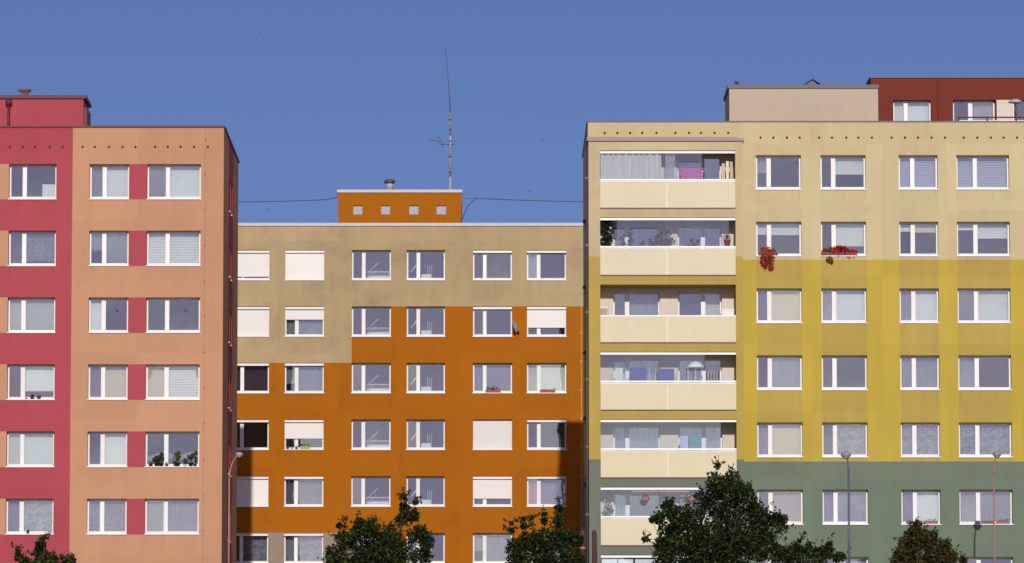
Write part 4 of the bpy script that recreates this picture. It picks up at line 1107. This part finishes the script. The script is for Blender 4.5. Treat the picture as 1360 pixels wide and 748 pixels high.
# ------------------------------------------------------------------ street lamps
def lamp(label, x, y, ztop, reach, rise, mat, headmat, ang=0., r0=.085, r1=.055, hs=1.):
    bz = ground_z(y)
    t = thing('street_lamp', label, 'street lamp', (x, y, bz), 'street lamps')
    mb = MB(); zk = ztop - rise
    mb.tube([(x, y, bz), (x, y, bz + 1.2)], [r0 * 1.35, r0 * 1.35], 12); mb.tube([(x, y, bz + 1.2), (x, y, bz + (zk - bz) * .55)], [r0, r0 * .95], 12)
    mb.tube([(x, y, bz + (zk - bz) * .55), (x, y, zk)], [r1, r1 * .85], 12)
    mb.build('pole', mat, t)
    dx, dy = math.cos(ang) * reach, math.sin(ang) * reach
    mb = MB(); pts = []
    for q in range(9):
        s = q / 8; pts.append((x + dx * (s ** 1.6), y + dy * (s ** 1.6), zk + rise * (1 - (1 - s) ** 1.5)))
    mb.tube(pts, [r1 * .8 - .012 * s / 8 for s in range(9)], 8); mb.build('arm', mat, t)
    mb = MB(); hx, hy = x + dx, y + dy
    prof = [(.03, -.11), (.11, -.10), (.17, -.05), (.185, .0), (.16, .06), (.09, .10), (.02, .115)]
    mb.lathe([(r * hs, z * hs) for r, z in prof], (hx, hy, ztop), 16); mb.build('lamp_head', headmat, t)
    mb = MB(); mb.lathe([(r * hs, z * hs) for r, z in ((.13, -.085), (.11, -.125), (.05, -.15), (.01, -.155))], (hx, hy, ztop), 14); mb.build('lamp_cover', GALV, t)
    return t
HEAD = plain('lamp_head_grey', (150, 146, 156), .45); HEADW = plain('lamp_head_pale', (168, 156, 162), .45); POLEG = plain('shaded_grey_pole', (98, 94, 110), .5, var=.15)
lamp('pinkish street lamp with curved arm beside the red block gable', -10.74, 203, 15.42, .40, .95, RUSTPAINT, HEADW, 0., .06, .042, .85)
lamp('grey street lamp in front of the green storey', 12.16, 175, 13.52, -.09, .55, POLEG, HEAD, 0., .085, .045)  # the shade on this lamp is put into its grey pole colour
lamp('faded salmon street lamp casting its shadow on the green storey', 20.10, 204.7, 15.55, .13, .8, RUSTPAINT, HEAD, 0., .062, .045)
# ------------------------------------------------------------------ timber poles
TIMB = plain('reddish_timber', (84, 50, 52), .85, var=.35, scale=4); STR = plain('yellow_strap', (196, 150, 70), .7); STRR = plain('red_strap', (150, 48, 44), .7)
def pole(label, x, y, zt, sc):
    bz = ground_z(y); t = thing('timber_pole', label, 'pole', (x, y, bz), 'timber poles between the blocks')
    mb = MB(); n = 9; h = zt - bz
    mb.tube([(x + .015 * math.sin(k * 1.7), y, bz + h * k / n) for k in range(n)] + [(x, y, zt - .12), (x, y, zt - .03), (x, y, zt)], [.105] * n + [.10, .07, .02], 10); mb.build('shaft', TIMB, t)
    for i, (dz, m) in enumerate(sc):
        mb = MB(); mb.tube([(x, y, zt - dz), (x, y, zt - dz + .07)], .115, 10); mb.build('strap', m, t)
pole('reddish timber pole wrapped with red and yellow straps', 3.50, 207, 12.62, ((.62, STRR), (.80, STR)))
pole('bare reddish timber pole with a rounded top', 3.97, 206.6, 12.58, ())
# ------------------------------------------------------------------ birds
BIRD = plain('dark_feathers', (46, 40, 52), .8)
def flying_bird(label, p, s, a):
    mb = MB(); c = Vector(p); ca, sa = math.cos(a), math.sin(a)
    def q(x, y, z): return c + Vector((x * ca - z * sa, y, x * sa + z * ca)) * s
    prof = [(-.5, .01), (-.3, .06), (0, .11), (.25, .10), (.38, .07), (.48, .01)]
    n = 6; base = len(mb.v)
    for x, r in prof:
        for k in range(n): mb.v.append(tuple(q(x, math.cos(k * math.pi / 3) * r, math.sin(k * math.pi / 3) * r)))
    for i in range(len(prof) - 1):
        for k in range(n):
            mb.f.append((base + i * n + k, base + i * n + (k + 1) % n, base + (i + 1) * n + (k + 1) % n, base + (i + 1) * n + k)); mb.m.append(0); mb.t.append(1.); mb.d.append(0.); mb.sm.append(True)
    for sg in (-1, 1):
        mb.face([q(.18, 0, sg * .06), q(-.12, 0, sg * .06), q(-.22, .08, sg * .6), q(.05, .05, sg * .55)]); mb.face([q(-.22, .08, sg * .6), q(-.45, .1, sg * 1.0), q(.05, .05, sg * .55)])
    mb.face([q(-.45, 0, .02), q(-.45, 0, -.02), q(-.75, 0, -.14), q(-.75, 0, .14)])
    tag(mb.build('bird', BIRD), label, 'bird', 'swifts in the sky')
flying_bird('dark bird flying low over the beige parapet', (-19.04, 420, 50.57), .16, 1.9)
flying_bird('dark bird flying above the roof cable by the yellow block', (2.77, 420, 52.09), .15, .5)
flying_bird('tiny dark bird in open sky beside the mast', (3.77, 420, 56.4), .13, 2.2)
flying_bird('tiny dark bird high in the open sky', (-19.8, 420, 65.42), .10, .2)
# a small bird on the sill of the red block
p = WL['A', 5][1](.93, -.02, .034)
mb = MB(); mb.tube([(p.x - .05, p.y, p.z + .015), (p.x - .02, p.y, p.z + .05), (p.x, p.y, p.z + .09), (p.x + .01, p.y, p.z + .13), (p.x + .015, p.y, p.z + .165), (p.x + .03, p.y, p.z + .175), (p.x + .055, p.y, p.z + .168)], [.012, .045, .055, .045, .03, .026, .004], 10)
for dx in (-.015, .02): mb.tube([(p.x + dx, p.y, p.z), (p.x + dx, p.y, p.z + .06)], .006, 5)
tag(mb.build('bird', BIRD), 'small black bird perched on the lowest red block sill', 'bird')
for o in bpy.data.objects:
    if 'rz_' in o: del o['rz_']
